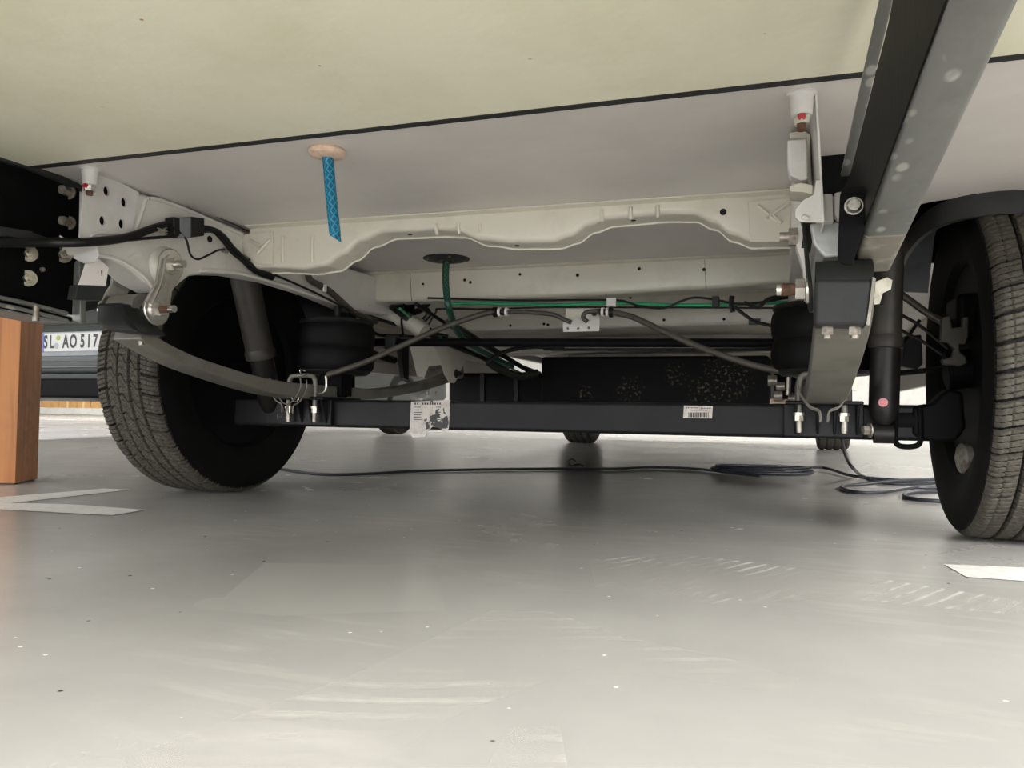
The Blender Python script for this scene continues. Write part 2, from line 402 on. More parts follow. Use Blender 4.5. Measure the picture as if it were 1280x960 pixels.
def holed(name, outline, holes, thick, org, ex, ey, mt, parent=None, bevel=.0012):
    """flat plate with real holes; outline/hole (centre, radius) in the plane's own 2D metres"""
    cu = bpy.data.curves.new(name, 'CURVE'); cu.dimensions = '2D'; cu.fill_mode = 'BOTH'; cu.extrude = thick / 2; cu.bevel_depth = 0
    def spl(pts):
        sp = cu.splines.new('POLY'); sp.points.add(len(pts) - 1)
        for q, p in zip(sp.points, pts): q.co = (p[0], p[1], 0, 1)
        sp.use_cyclic_u = True
    spl(outline)
    for h in holes:
        if len(h) == 3: cx, cy, r = h; rx = ry = r
        else: cx, cy, rx, ry = h
        spl([(cx + rx * math.cos(t), cy + ry * math.sin(t)) for t in [2 * math.pi * i / 20 for i in range(20)]])
    tmp = bpy.data.objects.new('tmp', cu); COL.objects.link(tmp)
    dg = bpy.context.evaluated_depsgraph_get()
    me = bpy.data.meshes.new_from_object(tmp.evaluated_get(dg))
    bpy.data.objects.remove(tmp); bpy.data.curves.remove(cu)
    ex = V(ex).normalized(); ey = V(ey).normalized(); ez = ex.cross(ey); org = V(org)
    for v in me.vertices: v.co = org + ex * v.co.x + ey * v.co.y + ez * v.co.z
    me.name = name
    me.materials.clear(); me.materials.append(M[mt])
    o = bpy.data.objects.new(name, me); COL.objects.link(o)
    if parent is not None: o.parent = parent
    return o

def textmesh(txt, size, org, ex, ey, bold=False, xs=1.0, shear=0):
    """verts and faces of flat lettering"""
    cu = bpy.data.curves.new('t', 'FONT'); cu.body = txt; cu.size = size; cu.align_x = 'CENTER'; cu.align_y = 'CENTER'; cu.extrude = 0
    cu.shear = shear
    if bold: cu.offset = size * .035
    tmp = bpy.data.objects.new('t', cu); COL.objects.link(tmp)
    dg = bpy.context.evaluated_depsgraph_get()
    me = bpy.data.meshes.new_from_object(tmp.evaluated_get(dg))
    bpy.data.objects.remove(tmp); bpy.data.curves.remove(cu)
    org = V(org); ex = V(ex); ey = V(ey)
    vs = [org + ex * v.co.x * xs + ey * v.co.y for v in me.vertices]; fs = [tuple(p.vertices) for p in me.polygons]
    bpy.data.meshes.remove(me)
    return vs, fs

def thing(name, label, cat, loc=(0, 0, 0), rz=0, group=None):
    o = bpy.data.objects.new(name, None); COL.objects.link(o)
    o.location = loc; o.rotation_euler = (0, 0, rz); o.empty_display_size = .1
    o['label'] = label; o['category'] = cat
    if group: o['group'] = group
    return o
def tag(o, label, cat, group=None):
    o['label'] = label; o['category'] = cat
    if group: o['group'] = group
    return o
def struct(name, mb, mt, **k):
    o = mb.build(name, mt, **k); o['kind'] = 'structure'; return o

# ------------------------------------------------------------------ the setting
GX0, GX1, GY0, GY1, GZ = -24, 13, -9, 12.6, 3.1
flo = struct('floor', MB().box((GX0, GY0, -.2), (GX1, GY1, 0)), 'floor')
struct('ceiling', MB().box((GX0, -6.6, GZ), (GX1, GY1, GZ + .2)), 'concrete')
struct('wall_far', MB().box((GX0, GY1, 0), (GX1, GY1 + .2, GZ)), 'plaster')
struct('wall_left', MB().box((GX0 - .2, GY0, 0), (GX0, GY1, GZ)), 'plaster')
struct('wall_right', MB().box((GX1, GY0, 0), (GX1 + .2, GY1, GZ)), 'plaster')
struct('trim_1', MB().box((GX0, GY1 - .6, 0), (-6, GY1, .17)), 'plaster', bevel=.02)
def marking(name, pts, mt, h=.0012):
    P = [V(p) for p in pts]
    return MB().add([(p.x, p.y, h) for p in P], [tuple(range(len(P)))]).build(name, mt, flo)
z0 = lambda u, v: at(u, v, z=0)
p_c = z0(-40, 633)
marking('painted_line', [z0(-70, 628), z0(130, 611), z0(163, 612.5), z0(8, 630), z0(-70, 641)], 'paint')
marking('painted_line', [z0(-70, 634), z0(12, 629.5), z0(90, 631), z0(182, 638), z0(140, 645), z0(0, 637.5), z0(-70, 644)], 'paint', .0016)
marking('painted_line', [z0(1180, 706), z0(1330, 712.5), z0(1330, 731), z0(1208, 722)], 'paint')
def track_mat(name, scale, rot, strength):
    m = mat(name, (206, 203, 196), .35)
    nt = m.node_tree; N = nt.nodes; L = nt.links; b = N['Principled BSDF']
    tc = N.new('ShaderNodeTexCoord'); mp = N.new('ShaderNodeMapping'); mp.inputs['Rotation'].default_value = (0, 0, rot)
    L.new(tc.outputs['Object'], mp.inputs[0])
    w = N.new('ShaderNodeTexWave'); w.inputs['Scale'].default_value = scale; w.inputs['Distortion'].default_value = 2.5; w.inputs['Detail'].default_value = 3
    L.new(mp.outputs[0], w.inputs[0])
    r = N.new('ShaderNodeMapRange'); r.inputs[1].default_value = .5; r.inputs[2].default_value = 1
    L.new(w.outputs['Fac'], r.inputs[0])
    n = N.new('ShaderNodeTexNoise'); n.inputs['Scale'].default_value = 7; n.inputs['Detail'].default_value = 5
    L.new(tc.outputs['Object'], n.inputs[0])
    r2 = N.new('ShaderNodeMapRange'); r2.inputs[1].default_value = .42; r2.inputs[2].default_value = .7; r2.inputs[4].default_value = strength
    L.new(n.outputs[0], r2.inputs[0])
    mu = N.new('ShaderNodeMath'); mu.operation = 'MULTIPLY'; L.new(r.outputs[0], mu.inputs[0]); L.new(r2.outputs[0], mu.inputs[1])
    ad = N.new('ShaderNodeMath'); ad.operation = 'ADD'; ad.inputs[1].default_value = .10; L.new(mu.outputs[0], ad.inputs[0])
    L.new(ad.outputs[0], b.inputs['Alpha'])
    M[name] = m
track_mat('pale_tyre_track', 14, .5, .85)
track_mat('pale_rubbed_track', 9, 1.2, .5)
marking('tyre_mark', [z0(u, v) for u, v in ((735, 702), (830, 690), (1085, 722), (1280, 752), (1330, 775), (1040, 748), (900, 757), (745, 735))], 'pale_tyre_track', .0009)
marking('tyre_mark', [z0(u, v) for u, v in ((150, 950), (430, 850), (615, 764), (690, 766), (790, 800), (900, 822), (1000, 850), (985, 868), (850, 850), (720, 838), (560, 900), (420, 990), (130, 990))], 'pale_rubbed_track', .0012)
marking('tyre_mark', [z0(u, v) for u, v in ((618, 940), (640, 912), (700, 910), (715, 990), (600, 990))], 'pale_rubbed_track', .0015)
def roundpatch(name, c, rx, ry, mt):
    return marking(name, [V(c) + V((rx * math.cos(t) * (1 + .08 * math.sin(3 * t)), ry * math.sin(t), 0)) for t in [2 * math.pi * i / 24 for i in range(24)]], mt, .0005)
roundpatch('repair_patch', z0(274, 755), .032, .03, 'patch')
marking('repair_patch', [z0(330, 704), z0(548, 706), z0(556, 763), z0(345, 770), z0(262, 762)], 'patch', .0003)

# ------------------------------------------------------------------ motorhome
MH = thing('motorhome', 'underside of a white motorhome on rear leaf springs, filling the view above the floor', 'motorhome')
ZF = .645
yj = lambda x: -.859 + (x + .66) * .034            # joint between the rear and main floor panels
# main floor panel with rounded notches for the wheel arches
def arc(cx, cy, r, a0, a1, n=8):
    return [(cx + r * math.cos(math.radians(a0 + (a1 - a0) * i / n)), cy + r * math.sin(math.radians(a0 + (a1 - a0) * i / n))) for i in range(n + 1)]
NY0, NY1 = -.20, .46
outl = [(-1.13, yj(-1.13)), (1.13, yj(1.13)), (1.13, NY0)] + arc(.90, NY0 + .10, .10, 270, 180) + arc(.90, NY1 - .1, .1, 180, 90) + [(1.13, NY1), (1.13, 4.2), (-1.13, 4.2), (-1.13, NY1)]
outl += arc(-.90, NY1 - .1, .1, 90, 0) + arc(-.90, NY0 - .06 + .1, .1, 0, -90) + [(-1.13, NY0 - .06)]
holed('floor_panel', outl, [], .03, (0, 0, ZF + .015), (1, 0, 0), (0, 1, 0), 'panel', MH)
holed('rear_floor_panel', [(-1.13, -1.93), (1.13, -1.93), (1.13, yj(1.13) - .012), (-1.13, yj(-1.13) - .012)], [], .034, (0, 0, ZF + .014), (1, 0, 0), (0, 1, 0), 'cream', MH)
MB().prism([(-1.13, yj(-1.13) - .013, ZF - .004), (1.13, yj(1.13) - .013, ZF - .004), (1.13, yj(1.13) + .001, ZF - .004), (-1.13, yj(-1.13) + .001, ZF - .004)], (0, 0, .02)).build('joint_trim', 'rubbergrey', MH)
# body above
mb = MB()
mb.box((-1.16, -1.93, .60), (-1.13, 5.2, 2.6)).box((1.13, -1.93, .60), (1.16, 5.2, 2.6)).box((-1.16, -1.96, .60), (1.16, -1.93, 2.6)).box((-1.16, -1.96, 2.6), (1.16, 5.2, 2.64)).box((-1.16, 5.2, .45), (1.16, 5.24, 2.64))
mb.build('body_shell', 'whitepaint', MH, bevel=.01)
for sx, y0, y1 in ((1, NY0, NY1), (-1, NY0 - .06, NY1)):
    a, b = (.80, 1.13) if sx > 0 else (-1.13, -.80)
    m_ = MB().box((a, y0, .88), (b, y1, .9))
    m_.box((a - .01, y0 - .012, ZF + .001), (b, y0, .9)).box((a - .01, y1, ZF + .001), (b, y1 + .012, .9))
    xi = a if sx > 0 else b
    m_.box((xi - .006, y0, ZF + .001), (xi + .006, y1, .9))
    m_.build('wheel_arch', 'black', MH)
# cab floor and engine mass near the front axle
MB().box((-.78, 2.9, .30), (.78, 5.0, .62)).build('engine_cradle', 'black', MH, bevel=.05)

MB().box((-1.12, .47, .23), (-.80, .485, .64)).build('black_gap_filler', 'black', MH)  # added black sheet, darkens the open gap ahead of the left wheel
# right wheel arch flange
fl = [at(1300, 246, z=ZF - .012), at(1250, 247, z=ZF - .012), at(1200, 254, z=ZF - .012), at(1165, 267, z=ZF - .014), at(1142, 288, z=ZF - .016), at(1128, 312, z=ZF - .018), at(1118, 345, z=ZF - .02)]
fp = smooth(fl, 6)
mb = MB()
vs = []; fs = []
for i, p in enumerate(fp):
    vs += [p + V((0, 0, .012)), p + V((0, 0, -.030)), p + V((.008, .012, -.030)), p + V((.008, .012, .012))]
for i in range(len(fp) - 1):
    for k in range(4): fs.append((i * 4 + k, i * 4 + (k + 1) % 4, (i + 1) * 4 + (k + 1) % 4, (i + 1) * 4 + k))
fs += [(0, 1, 2, 3), tuple(len(vs) - 4 + k for k in (3, 2, 1, 0))]
mb.add(vs, fs).build('arch_flange', 'rubbergrey', MH)
MB().prism([at(u, v, y=.45) for u, v in ((1112, 316), (1128, 300), (1150, 276), (1180, 262), (1168, 296), (1160, 366), (1112, 364))], (0, .01, 0)).build('arch_panel', 'greyplastic', MH)

# ---- cross members
def member(name, xs, top, bot, yf, depth, lip=.0, mt='whitepaint', r=.012, n=60):
    """box-section member: bot(x) lower edge, yf(x) front plane, rounded lower front corner"""
    vs = []; fs = []
    for i in range(n + 1):
        x = xs[0] + (xs[1] - xs[0]) * i / n
        b = bot(x); y = yf(x)
        prof = [(y - .016, top), (y - .016, top - .003), (y, top - .006), (y, b + r)]
        prof += [(y + r * (1 - math.cos(t)), b + r * (1 - math.sin(t))) for t in (math.pi / 8, math.pi / 4, 3 * math.pi / 8, math.pi / 2)]
        prof += [(y + depth, b), (y + depth + .001, b - lip), (y + depth + .004, b - lip), (y + depth + .005, top)]
        k = len(prof)
        vs += [(x, a, c) for a, c in prof]
    for i in range(n):
        for m in range(k - 1):
            fs.append((i * k + m, i * k + m + 1, (i + 1) * k + m + 1, (i + 1) * k + m))
    fs += [tuple(range(k)), tuple(n * k + j for j in range(k - 1, -1, -1))]
    return MB().add(vs, fs)
def interp(tab):
    tab = sorted(tab)
    X = np.array([a for a, b in tab]); Y = np.array([b for a, b in tab])
    def f(x):
        x = min(max(x, X[0]), X[-1]); i = int(np.searchsorted(X, x)); i = min(max(i, 1), len(X) - 1)
        t = (x - X[i - 1]) / (X[i] - X[i - 1]); t = t * t * (3 - 2 * t)
        return float(Y[i - 1] + (Y[i] - Y[i - 1]) * t)
    return f
Y1 = lambda x: -.400 + (x + .52) * .053
def on1(u, v, off=0):
    p = at(u, v, y=-.37)
    for _ in range(4): p = at(u, v, y=Y1(p.x) - off)
    return p
bpts = [(335, 334), (350, 335), (378, 336), (405, 332), (428, 318), (450, 301), (480, 290), (540, 287), (565, 288), (600, 299), (640, 303), (690, 302), (712, 295), (735, 281), (760, 273), (830, 267), (865, 267), (890, 277), (915, 293), (940, 301), (975, 300), (1000, 300)]
b1 = interp([(on1(u, v).x, on1(u, v).z) for u, v in bpts])
m1 = member('cross_member', (-.535, .625), ZF - .0005, b1, Y1, .062, lip=.003, n=220, r=.011)
# pressed vertical ribs and beads
def rib(u, v0, v1, w=.010):
    a, b_ = on1(u, v0), on1(u, v1)
    m1.tube([a, a.lerp(b_, .5) + V((0, -.002, 0)), b_], w * .5, n=8, sub=3)
rib(354, 296, 328); rib(391, 296, 328)
for u, v in ((545, 287), (573, 286), (600, 288), (752, 270), (788, 267), (822, 265)):
    p = on1(u, v); m1.tube([p + V((0, 0, .012)), p + V((0, -.001, .004)), p + V((0, .006, -.008))], .004, n=8, sub=3)
cm = m1.build('cross_member', 'whitepaint', MH, smoothdeg=40)
# seams, end gussets, stamped X
def end_plate(pts, off, th, name='gusset_plate', mt='whitepaint', parent=cm):
    return MB().prism([on1(u, v, off) for u, v in pts], (0, th, 0)).build(name, mt, parent, bevel=.0015)
end_plate([(306, 292), (341, 289), (341, 331), (322, 330), (305, 318), (302, 300)], .004, .004)
end_plate([(935, 252), (1000, 245), (1002, 303), (937, 302)], .004, .004)
def stamp(a, b, off=.006, r=.0042):
    return MB().tube([on1(*a, off), on1(*b, off)], r, n=6, sub=1)
for a, b in (((312, 300), (326, 309)), ((322, 317), (338, 299)), ((947, 257), (972, 277)), ((988, 252), (958, 272)), ((966, 268), (977, 279))):
    stamp(a, b).build('stamped_bead', 'whitepaint', cm)
def dot(par, p, nrm, rx):
    MB().cyl(V(p), V(p) + V(nrm).normalized() * .0012, rx, n=12).build('drain_hole', 'hole', par)
dot(cm, on1(904, 265, -.0005), (0, -1, 0), .0062)
for u, v in ((312, 325),): dot(cm, on1(u, v, .0045), (0, -1, 0), .003)
for u, v in ((504, 297), (788, 278), (640, 300)):
    p = on1(u, v); MB().cyl(V((p.x, p.y + .03, b1(p.x) - .0008)), V((p.x, p.y + .03, b1(p.x) + .003)), .005, n=12).build('drain_hole', 'hole', cm)

Y2 = lambda x: .20 + x * .03
def on2(u, v, off=0):
    p = at(u, v, y=.2)
    for _ in range(4): p = at(u, v, y=Y2(p.x) - off)
    return p
b2 = interp([(on2(u, v).x, on2(u, v).z) for u, v in ((430, 379), (470, 378), (700, 371), (880, 361), (1000, 352))])
m2 = member('cross_member', (-.66, .66), ZF - .0005, b2, Y2, .06, lip=.0, n=60)
cm2 = m2.build('cross_member', 'whitepaint', MH)
mb = MB()
for a, b in (((512, 340), (514, 376)), ((880, 318), (882, 362))):
    MB().prism([on2(a[0], a[1], .0006), on2(a[0] + .8, a[1], .0006), on2(b[0] + .8, b[1], .0006), on2(b[0], b[1], .0006)], (0, .003, 0)).build('weld_seam', 'armend', cm2)
for u, v, r in ((529, 355, .0035), (581, 350, .0045), (588, 353, .0045), (650, 343, .004), (722, 344, .0048), (799, 336, .0045), (880, 337, .0045)):
    dot(cm2, on2(u, v), (0, -1, 0), r)
MB().prism([on2(436, 342, .03), on2(446, 344, .03), on2(448, 376, .03), on2(438, 374, .03)], (0, .03, 0)).build('gusset_plate', 'whitepaint', cm2, bevel=.006)
# further members towards the front
for (yy, zb, dp) in ((.80, .535, .30), (1.45, .50, .10), (2.3, .5, .1)):
    o = member('cross_member', (-.66, .66), ZF - .0005, lambda x, zb=zb: zb, lambda x, yy=yy: yy, dp, n=4).build('cross_member', 'whitepaint', MH)
for u, v in ((638, 407), (680, 405), (685, 406), (830, 400), (905, 399), (788, 372)):
    dot(o, at(u, v, y=.80), (0, -1, 0), .005)

# ---- frame rails
XL, XR = -.55, .635
SXL = .07
lp = [(165, 242), (180, 239), (200, 243), (240, 259), (300, 286), (352, 310), (470, 345), (520, 360)]
lo_ = [(520, 400), (445, 388), (400, 368), (350, 352), (300, 343), (262, 342), (238, 345), (226, 354), (205, 366), (180, 352), (163, 336), (140, 324), (112, 318), (112, 300), (160, 293)]
pts = [at(u, v, x=XL) for u, v in lp + lo_]
pts = [V((p.x, p.y, min(p.z, ZF - .003))) for p in pts]
rl = MB().prism(pts, (-SXL, 0, 0)).build('frame_rail', 'rail', MH, bevel=.008, seg=3)
MB().box((XL - SXL, .3, .525), (XL, 3.4, ZF - .003)).build('frame_rail', 'rail', MH, bevel=.008)
# pressed ridges on the rail's inner face
mb = MB()
X_ = XL + .001
mb.tube([at(u, v, x=X_) for u, v in ((168, 290), (178, 262), (183, 250), (200, 250), (240, 265), (300, 292))], .004, n=8)
mb.tube([at(u, v, x=X_) for u, v in ((250, 338), (300, 342), (352, 356), (445, 388))], .005, n=8)
mb.tube([at(u, v, x=X_) for u, v in ((120, 318), (150, 326), (178, 345), (196, 366))], .004, n=8)
mb.build('pressed_ridge', 'rail', rl)
MB().tube([at(u, v, x=XL + .001) for u, v in ((200, 241), (240, 257), (300, 284), (345, 305))], .0014, n=6).build('seam_sealer', 'rubbergrey', rl)
# boss for the shackle bolt
bc = at(207, 335, x=XL); 
MB().rev([(-.01, .044), (.004, .040), (.014, .030), (.018, .024), (.018, 0)], bc, (1, 0, 0), n=32).build('shackle_boss', 'rail', rl, smoothdeg=50)
dot(rl, at(262, 299, x=XL + .0008), (1, 0, 0), .007)

def pl2(u, v, x):   # (y,z) in a plane x
    p = at(u, v, x=x); return (p.y, p.z)
XB = XL + .004
bo = [pl2(u, v, XB) for u, v in ((106, 214), (124, 214), (173, 241), (163, 292), (128, 291), (122, 309), (98, 309))]
bh = []
for u, v in ((132, 239), (154, 253), (127, 276), (151, 280)):
    q = pl2(u, v, XB); bh.append((q[0], q[1], .0062, .0085))
br = holed('chassis_bracket', bo, bh, .004, (XB, 0, 0), (0, 1, 0), (0, 0, 1), 'bracket', MH)
MB().prism([at(u, v, x=XL - .012) for u, v in ((118, 225), (165, 245), (158, 290), (112, 288))], (-.003, 0, 0)).build('hole_shade_sheet', 'hole', br)  # dark sheet, stands in for shade behind the bracket holes
# bent tab below the bracket, facing back
MB().prism([at(u, v, y=-.80) for u, v in ((92, 308), (120, 307), (123, 318), (118, 328), (104, 329), (92, 323))], (0, .004, 0)).build('bent_tab', 'bracket', br, bevel=.001)
# outer box section seen as a folded lip
MB().tube([at(u, v, x=XB + .003) for u, v in ((113, 303), (115, 295), (125, 291), (160, 294))], .0028, n=8).build('folded_lip', 'bracket', br)

# right chassis bracket: vertical plate seen nearly edge-on
XBr = .628
mb = MB()
pa = at(1018, 113, y=-.775); pb = at(1028, 277, y=-.775)
mb.prism([pa, pb, pb + V((0, .10, 0)), pa + V((-.004, .30, 0))], (.003, 0, 0))
brr = mb.build('chassis_bracket', 'bracket', MH, bevel=.001)
MB().prism([at(u, v, y=-.772) for u, v in ((1017, 243), (1004, 250), (994, 262), (994, 272), (1000, 277), (1029, 278), (1028, 225), (1020, 225))], (0, .004, 0)).build('bent_tab', 'bracket', brr, bevel=.001)
MB().tube([at(1003, 270, y=-.778), at(1010, 273, y=-.776)], .003, n=8).build('weld_bead', 'bracket', brr)
# grey hanging box and tab left of it
mb = MB().prism([at(u, v, y=-.70) for u, v in ((984, 174), (1009, 173), (1010, 224), (1001, 226), (987, 219), (984, 208))], (0, .03, 0))
mb.build('fuel_line_cover', 'bracket', MH, bevel=.003)
MB().prism([at(u, v, y=-.66) for u, v in ((987, 166), (1005, 163), (1013, 168), (1014, 228), (1009, 228), (1009, 172), (987, 173))], (0, .05, 0)).build('cover_bracket', 'whitepaint', MH, bevel=.001)
MB().prism([at(u, v, y=-.71) for u, v in ((987, 232), (1000, 228), (1016, 231), (1016, 243), (1004, 240), (987, 239))], (0, .05, 0)).build('mounting_tab', 'whitepaint', MH, bevel=.0015)
# right rail end (silver) and rail beyond
MB().box((XR + .005, -.70, .452), (.712, 3.4, .535)).build('frame_rail', 'casting', MH, bevel=.012, seg=3)
MB().box((.60, -.42, .545), (.72, 3.4, ZF - .002)).build('frame_rail', 'rail', MH, bevel=.006)
MB().prism([at(u, v, y=-.712) for u, v in ((1012, 279), (1052, 276), (1052, 320), (1030, 322), (1016, 305))], (0, .01, 0)).build('rail_end_cap', 'casting', MH, bevel=.004, seg=3)
MB().prism([at(u, v, y=-.725) for u, v in ((1029, 242), (1041, 242), (1042, 277), (1029, 278))], (0, .02, 0)).build('rail_end_fold', 'rail', MH, bevel=.002)
MB().prism([at(u, v, y=-.73) for u, v in ((1043, 241), (1058, 238), (1056, 275), (1047, 273), (1043, 268))], (0, .02, 0)).build('rail_end_fold', 'bracket', MH, bevel=.002)
MB().box((.632, -.52, .53), (.70, -.51, ZF)).build('gap_shade_plate', 'black', MH)  # added black plate, stands in for the shade in the rail gap

# ---- rear extension arms
dv = (CF * FPX + CR * 309 + CU * (-202)).normalized()    # direction of the right-hand arm, down and forward
A0 = at(1089, 338, y=-.655)
Lr = 1.35
sec = lambda c, w, h, r=.010: None
def arm_beam(p0, d, L_, w, h, name, mt, rr=.012):
    d = d.normalized(); side = d.cross(V((0, 0, 1))).normalized(); up = side.cross(d).normalized()
    pr = []
    for cx, cz, a0 in ((w / 2 - rr, rr, -90), (w / 2 - rr, h - rr, 0), (-w / 2 + rr, h - rr, 90), (-w / 2 + rr, rr, 180)):
        for k in range(5):
            a = math.radians(a0 + 90 * k / 4); pr.append((cx + rr * math.cos(a), cz + rr * math.sin(a)))
    P = [p0 + side * a + up * b for a, b in pr]
    return MB().prism(P, d * L_), side, up
mbm, sd, up = arm_beam(A0 + V((0.0, 0, .0)) - dv * .115, -dv, Lr, .050, .030, 'x', 'arm', .006)
ar = mbm.build('extension_arm', 'arm', MH, smoothdeg=50)
mbm, _, _ = arm_beam(A0 - up * .002, -dv, .125, .048, .026, 'x', 'arm', .006)
mbm.build('arm_sleeve', 'armend', ar, smoothdeg=50)
# black web plate between arm and body, grey upper flange
WX = .672
w_pts = [at(1062, 332, x=WX), at(1050, 326, x=WX), at(1047, 310, x=WX), at(1050, 240, x=WX), at(1056, 232, x=WX), at(1063, 215, x=WX), at(1110, 30, x=WX)]
w0 = w_pts[-1]
w_pts.append(w0 - dv * .75); wa, wb = at(1062, 332, x=WX), at(1182, 0, x=WX); w_pts.append(wa + (wb - wa) * 1.9)
WP = [V((WX, p.y, p.z)) for p in w_pts]
web = MB().prism(WP, (.002, 0, 0)).build('arm_web', 'black', MH, bevel=.001)
fa = at(1061, 220, x=WX); 
mb, _, _ = arm_beam(V((WX - .004, fa.y, fa.z)), -dv, .95, .012, .006, 'x', 'arm', .002)
mb.build('web_flange', 'arm', web)
bpl = MB().prism([at(u, v, y=-.88) for u, v in ((1050, 244), (1052, 238), (1058, 234), (1085, 232), (1088, 262), (1066, 331), (1057, 331), (1050, 328), (1047, 320))], (0, .005, 0)).build('bolt_plate', 'black', web, bevel=.001)
p = at(1067, 258, y=-.881)
mb = MB(); mb.cyl(p, p + V((0, -.002, 0)), .0098, n=28); mb.cyl(p + V((0, -.002, 0)), p + V((0, -.008, 0)), .0085, .0062, n=24)
mb.build('round_head_bolt', 'zinc', web)
p = at(1092, 249, y=-.80); MB().cyl(p, p + V((-.010, 0, 0)), .0042, n=12).cyl(p + V((-.008, 0, 0)), p + V((-.0115, 0, 0)), .0058, n=6).build('bolt', 'dullbolt', web)
p = at(1110, 212, y=-.85); MB().cyl(p, p + V((-.010, 0, 0)), .0026, n=12).build('bolt', 'dullbolt', web)

# left-hand extension: black web, bolts, grey arm under it
XW = -.625
wl = [at(u, v, x=XW) for u, v in ((100, 232), (36, 205), (-80, 160), (-260, 120), (-260, 345), (0, 372), (92, 394), (98, 330))]
wl = [V((XW, p.y, min(p.z, ZF - .004))) for p in wl]
wl[3] = V((XW, -1.9, ZF - .004)); wl[4] = V((XW, -1.9, wl[5].z + (wl[5].z - wl[6].z) * (-1.9 - wl[5].y) / (wl[5].y - wl[6].y)))
webl = MB().prism(wl, (-.006, 0, 0)).build('arm_web', 'black', MH, bevel=.001)
MB().prism([at(u, v, x=XW + .002) for u, v in ((-80, 168), (30, 203), (36, 203), (104, 236), (104, 241), (30, 211), (-80, 180))], (.012, 0, 0)).build('web_flange', 'rubbergrey', webl)
MB().prism([at(u, v, x=XW + .02) for u, v in ((-40, 278), (36, 290), (26, 298), (-40, 292))], (.01, 0, 0)).prism([at(u, v, x=XW + .008) for u, v in ((-40, 284), (36, 291), (75, 304), (75, 308), (-40, 296))], (.008, 0, 0)).build('stiffener_bar', 'rubbergrey', webl)
for u, v, r, mt in ((36, 317, .0095, 'yzinc'), (35, 348, .0095, 'yzinc'), (79, 318, .0105, 'dullbolt')):
    p = at(u, v, x=XW); MB().bolt(p, (1, -.45, 0), r, .010, .010).build('flange_bolt', mt, webl)
for u, v in ((87, 241), (87, 279)):
    p = at(u, v, x=XW); MB().bolt(p, (.3, -1, 0), .0085, .02, .0).build('flange_bolt', 'dullbolt', webl)
p = at(52, 337, x=XW); MB().cyl(p, p + V((.004, 0, 0)), .004, n=10).build('rivet', 'dullbolt', webl)
ol = [(-120, 352), (0, 372), (92, 396), (92, 404), (60, 400), (0, 388), (-120, 366)]
alp = [at(u, v, x=XW + .03) for u, v in ol]
for a_, b_ in ((0, 1), (6, 5)):
    alp[a_] = alp[b_] + (alp[a_] - alp[b_]) * ((-1.9 - alp[b_].y) / (alp[a_].y - alp[b_].y))
arl = MB().prism(alp, (-.07, 0, 0)).build('extension_arm', 'arm', MH, bevel=.004, seg=3)
mb = MB()
for dv0 in (1, 10):
    mb.tube([at(u, v + dv0, x=XW + .031) for u, v in ((-120, 352), (0, 371), (70, 387), (84, 391))], .0035, n=8)
mb.build('rolled_ridge', 'arm', arl)
MB().prism([at(u, v, y=-.765) for u, v in ((90, 330), (99, 322), (101, 405), (79, 396), (88, 386))], (0, .012, 0)).build('end_plate', 'arm', arl, bevel=.002)
p = at(45, 385, x=XW + .032)
MB().cyl(p + V((0, 0, .004)), p + V((0, 0, -.022)), .0055, n=12).build('pin', 'dullbolt', arl)

# added white card standing in for the wall seen past the rail, dark guard around the spring
tg = MB().prism([at(u, v, x=-.56) for u, v in ((109, 324), (124, 324), (136, 334), (132, 357), (98, 356))], (-.001, 0, 0)).build('wall_stand_in', 'whitetag', MH)
MB().prism([at(u, v, x=-.5595) for u, v in ((126.5, 338), (128, 337), (128, 345), (127, 345))], (-.0005, 0, 0)).build('wall_mark', 'ink', tg)
MB().prism([at(u, v, x=-.565) for u, v in ((97, 356), (134, 358), (128, 376), (94, 374))], (-.02, 0, 0)).build('boot_stand_in', 'rubbergrey', tg, bevel=.002)  # added grey block standing in for the car boot beyond
MB().tube([at(u, v, x=-.66) for u, v in ((122, 318), (140, 324), (160, 340), (176, 362), (180, 382))], .016, n=12, flat=.5).build('spring_guard', 'darkrubber', MH)
MB().prism([at(u, v, x=-.68) for u, v in ((128, 330), (140, 325), (170, 345), (185, 385), (135, 392), (122, 386), (100, 392), (104, 378), (128, 374), (134, 356))], (-.02, 0, 0)).build('spring_guard', 'rubbergrey', MH, bevel=.004)
# small white cable tie
MB().tube([at(75, 295, x=-.60), at(79, 298, x=-.60), at(84, 303, x=-.60)], .0016, n=6, sub=3).build('cable_tie', 'whitetag', MH)

# ---- rubber floor fittings with red plugs
def fitting(u, v, z, s=1.0):
    c = at(u, v, z=z)
    o = MB().rev([(0, .0), (0, .0175 * s), (-.003, .0175 * s), (-.004, .0145 * s), (-.030 * s, .0125 * s), (-.031 * s, .0), ], c, (0, 0, 1), n=32).build('body_mount', 'bracket', MH)
    n0 = c + V((0, 0, -.031 * s))
    MB().cyl(n0, n0 + V((0, 0, -.010 * s)), .0105 * s, .0100 * s, n=6).build('nut', 'zinc', o)
    MB().cyl(n0 + V((0, -.0075 * s, -.001 * s)), n0 + V((0, -.0112 * s, -.001 * s)) + V((0, 0, -.003 * s)), .0052 * s, .0045 * s, n=16).build('red_plug', 'red', o)
    MB().cyl(n0 + V((0, 0, -.009 * s)), n0 + V((0, 0, -.017 * s)), .0058 * s, n=14).build('stud', 'rust', o)
fitting(1002, 116, ZF, 1.0)
fitting(113, 211, ZF, .95)

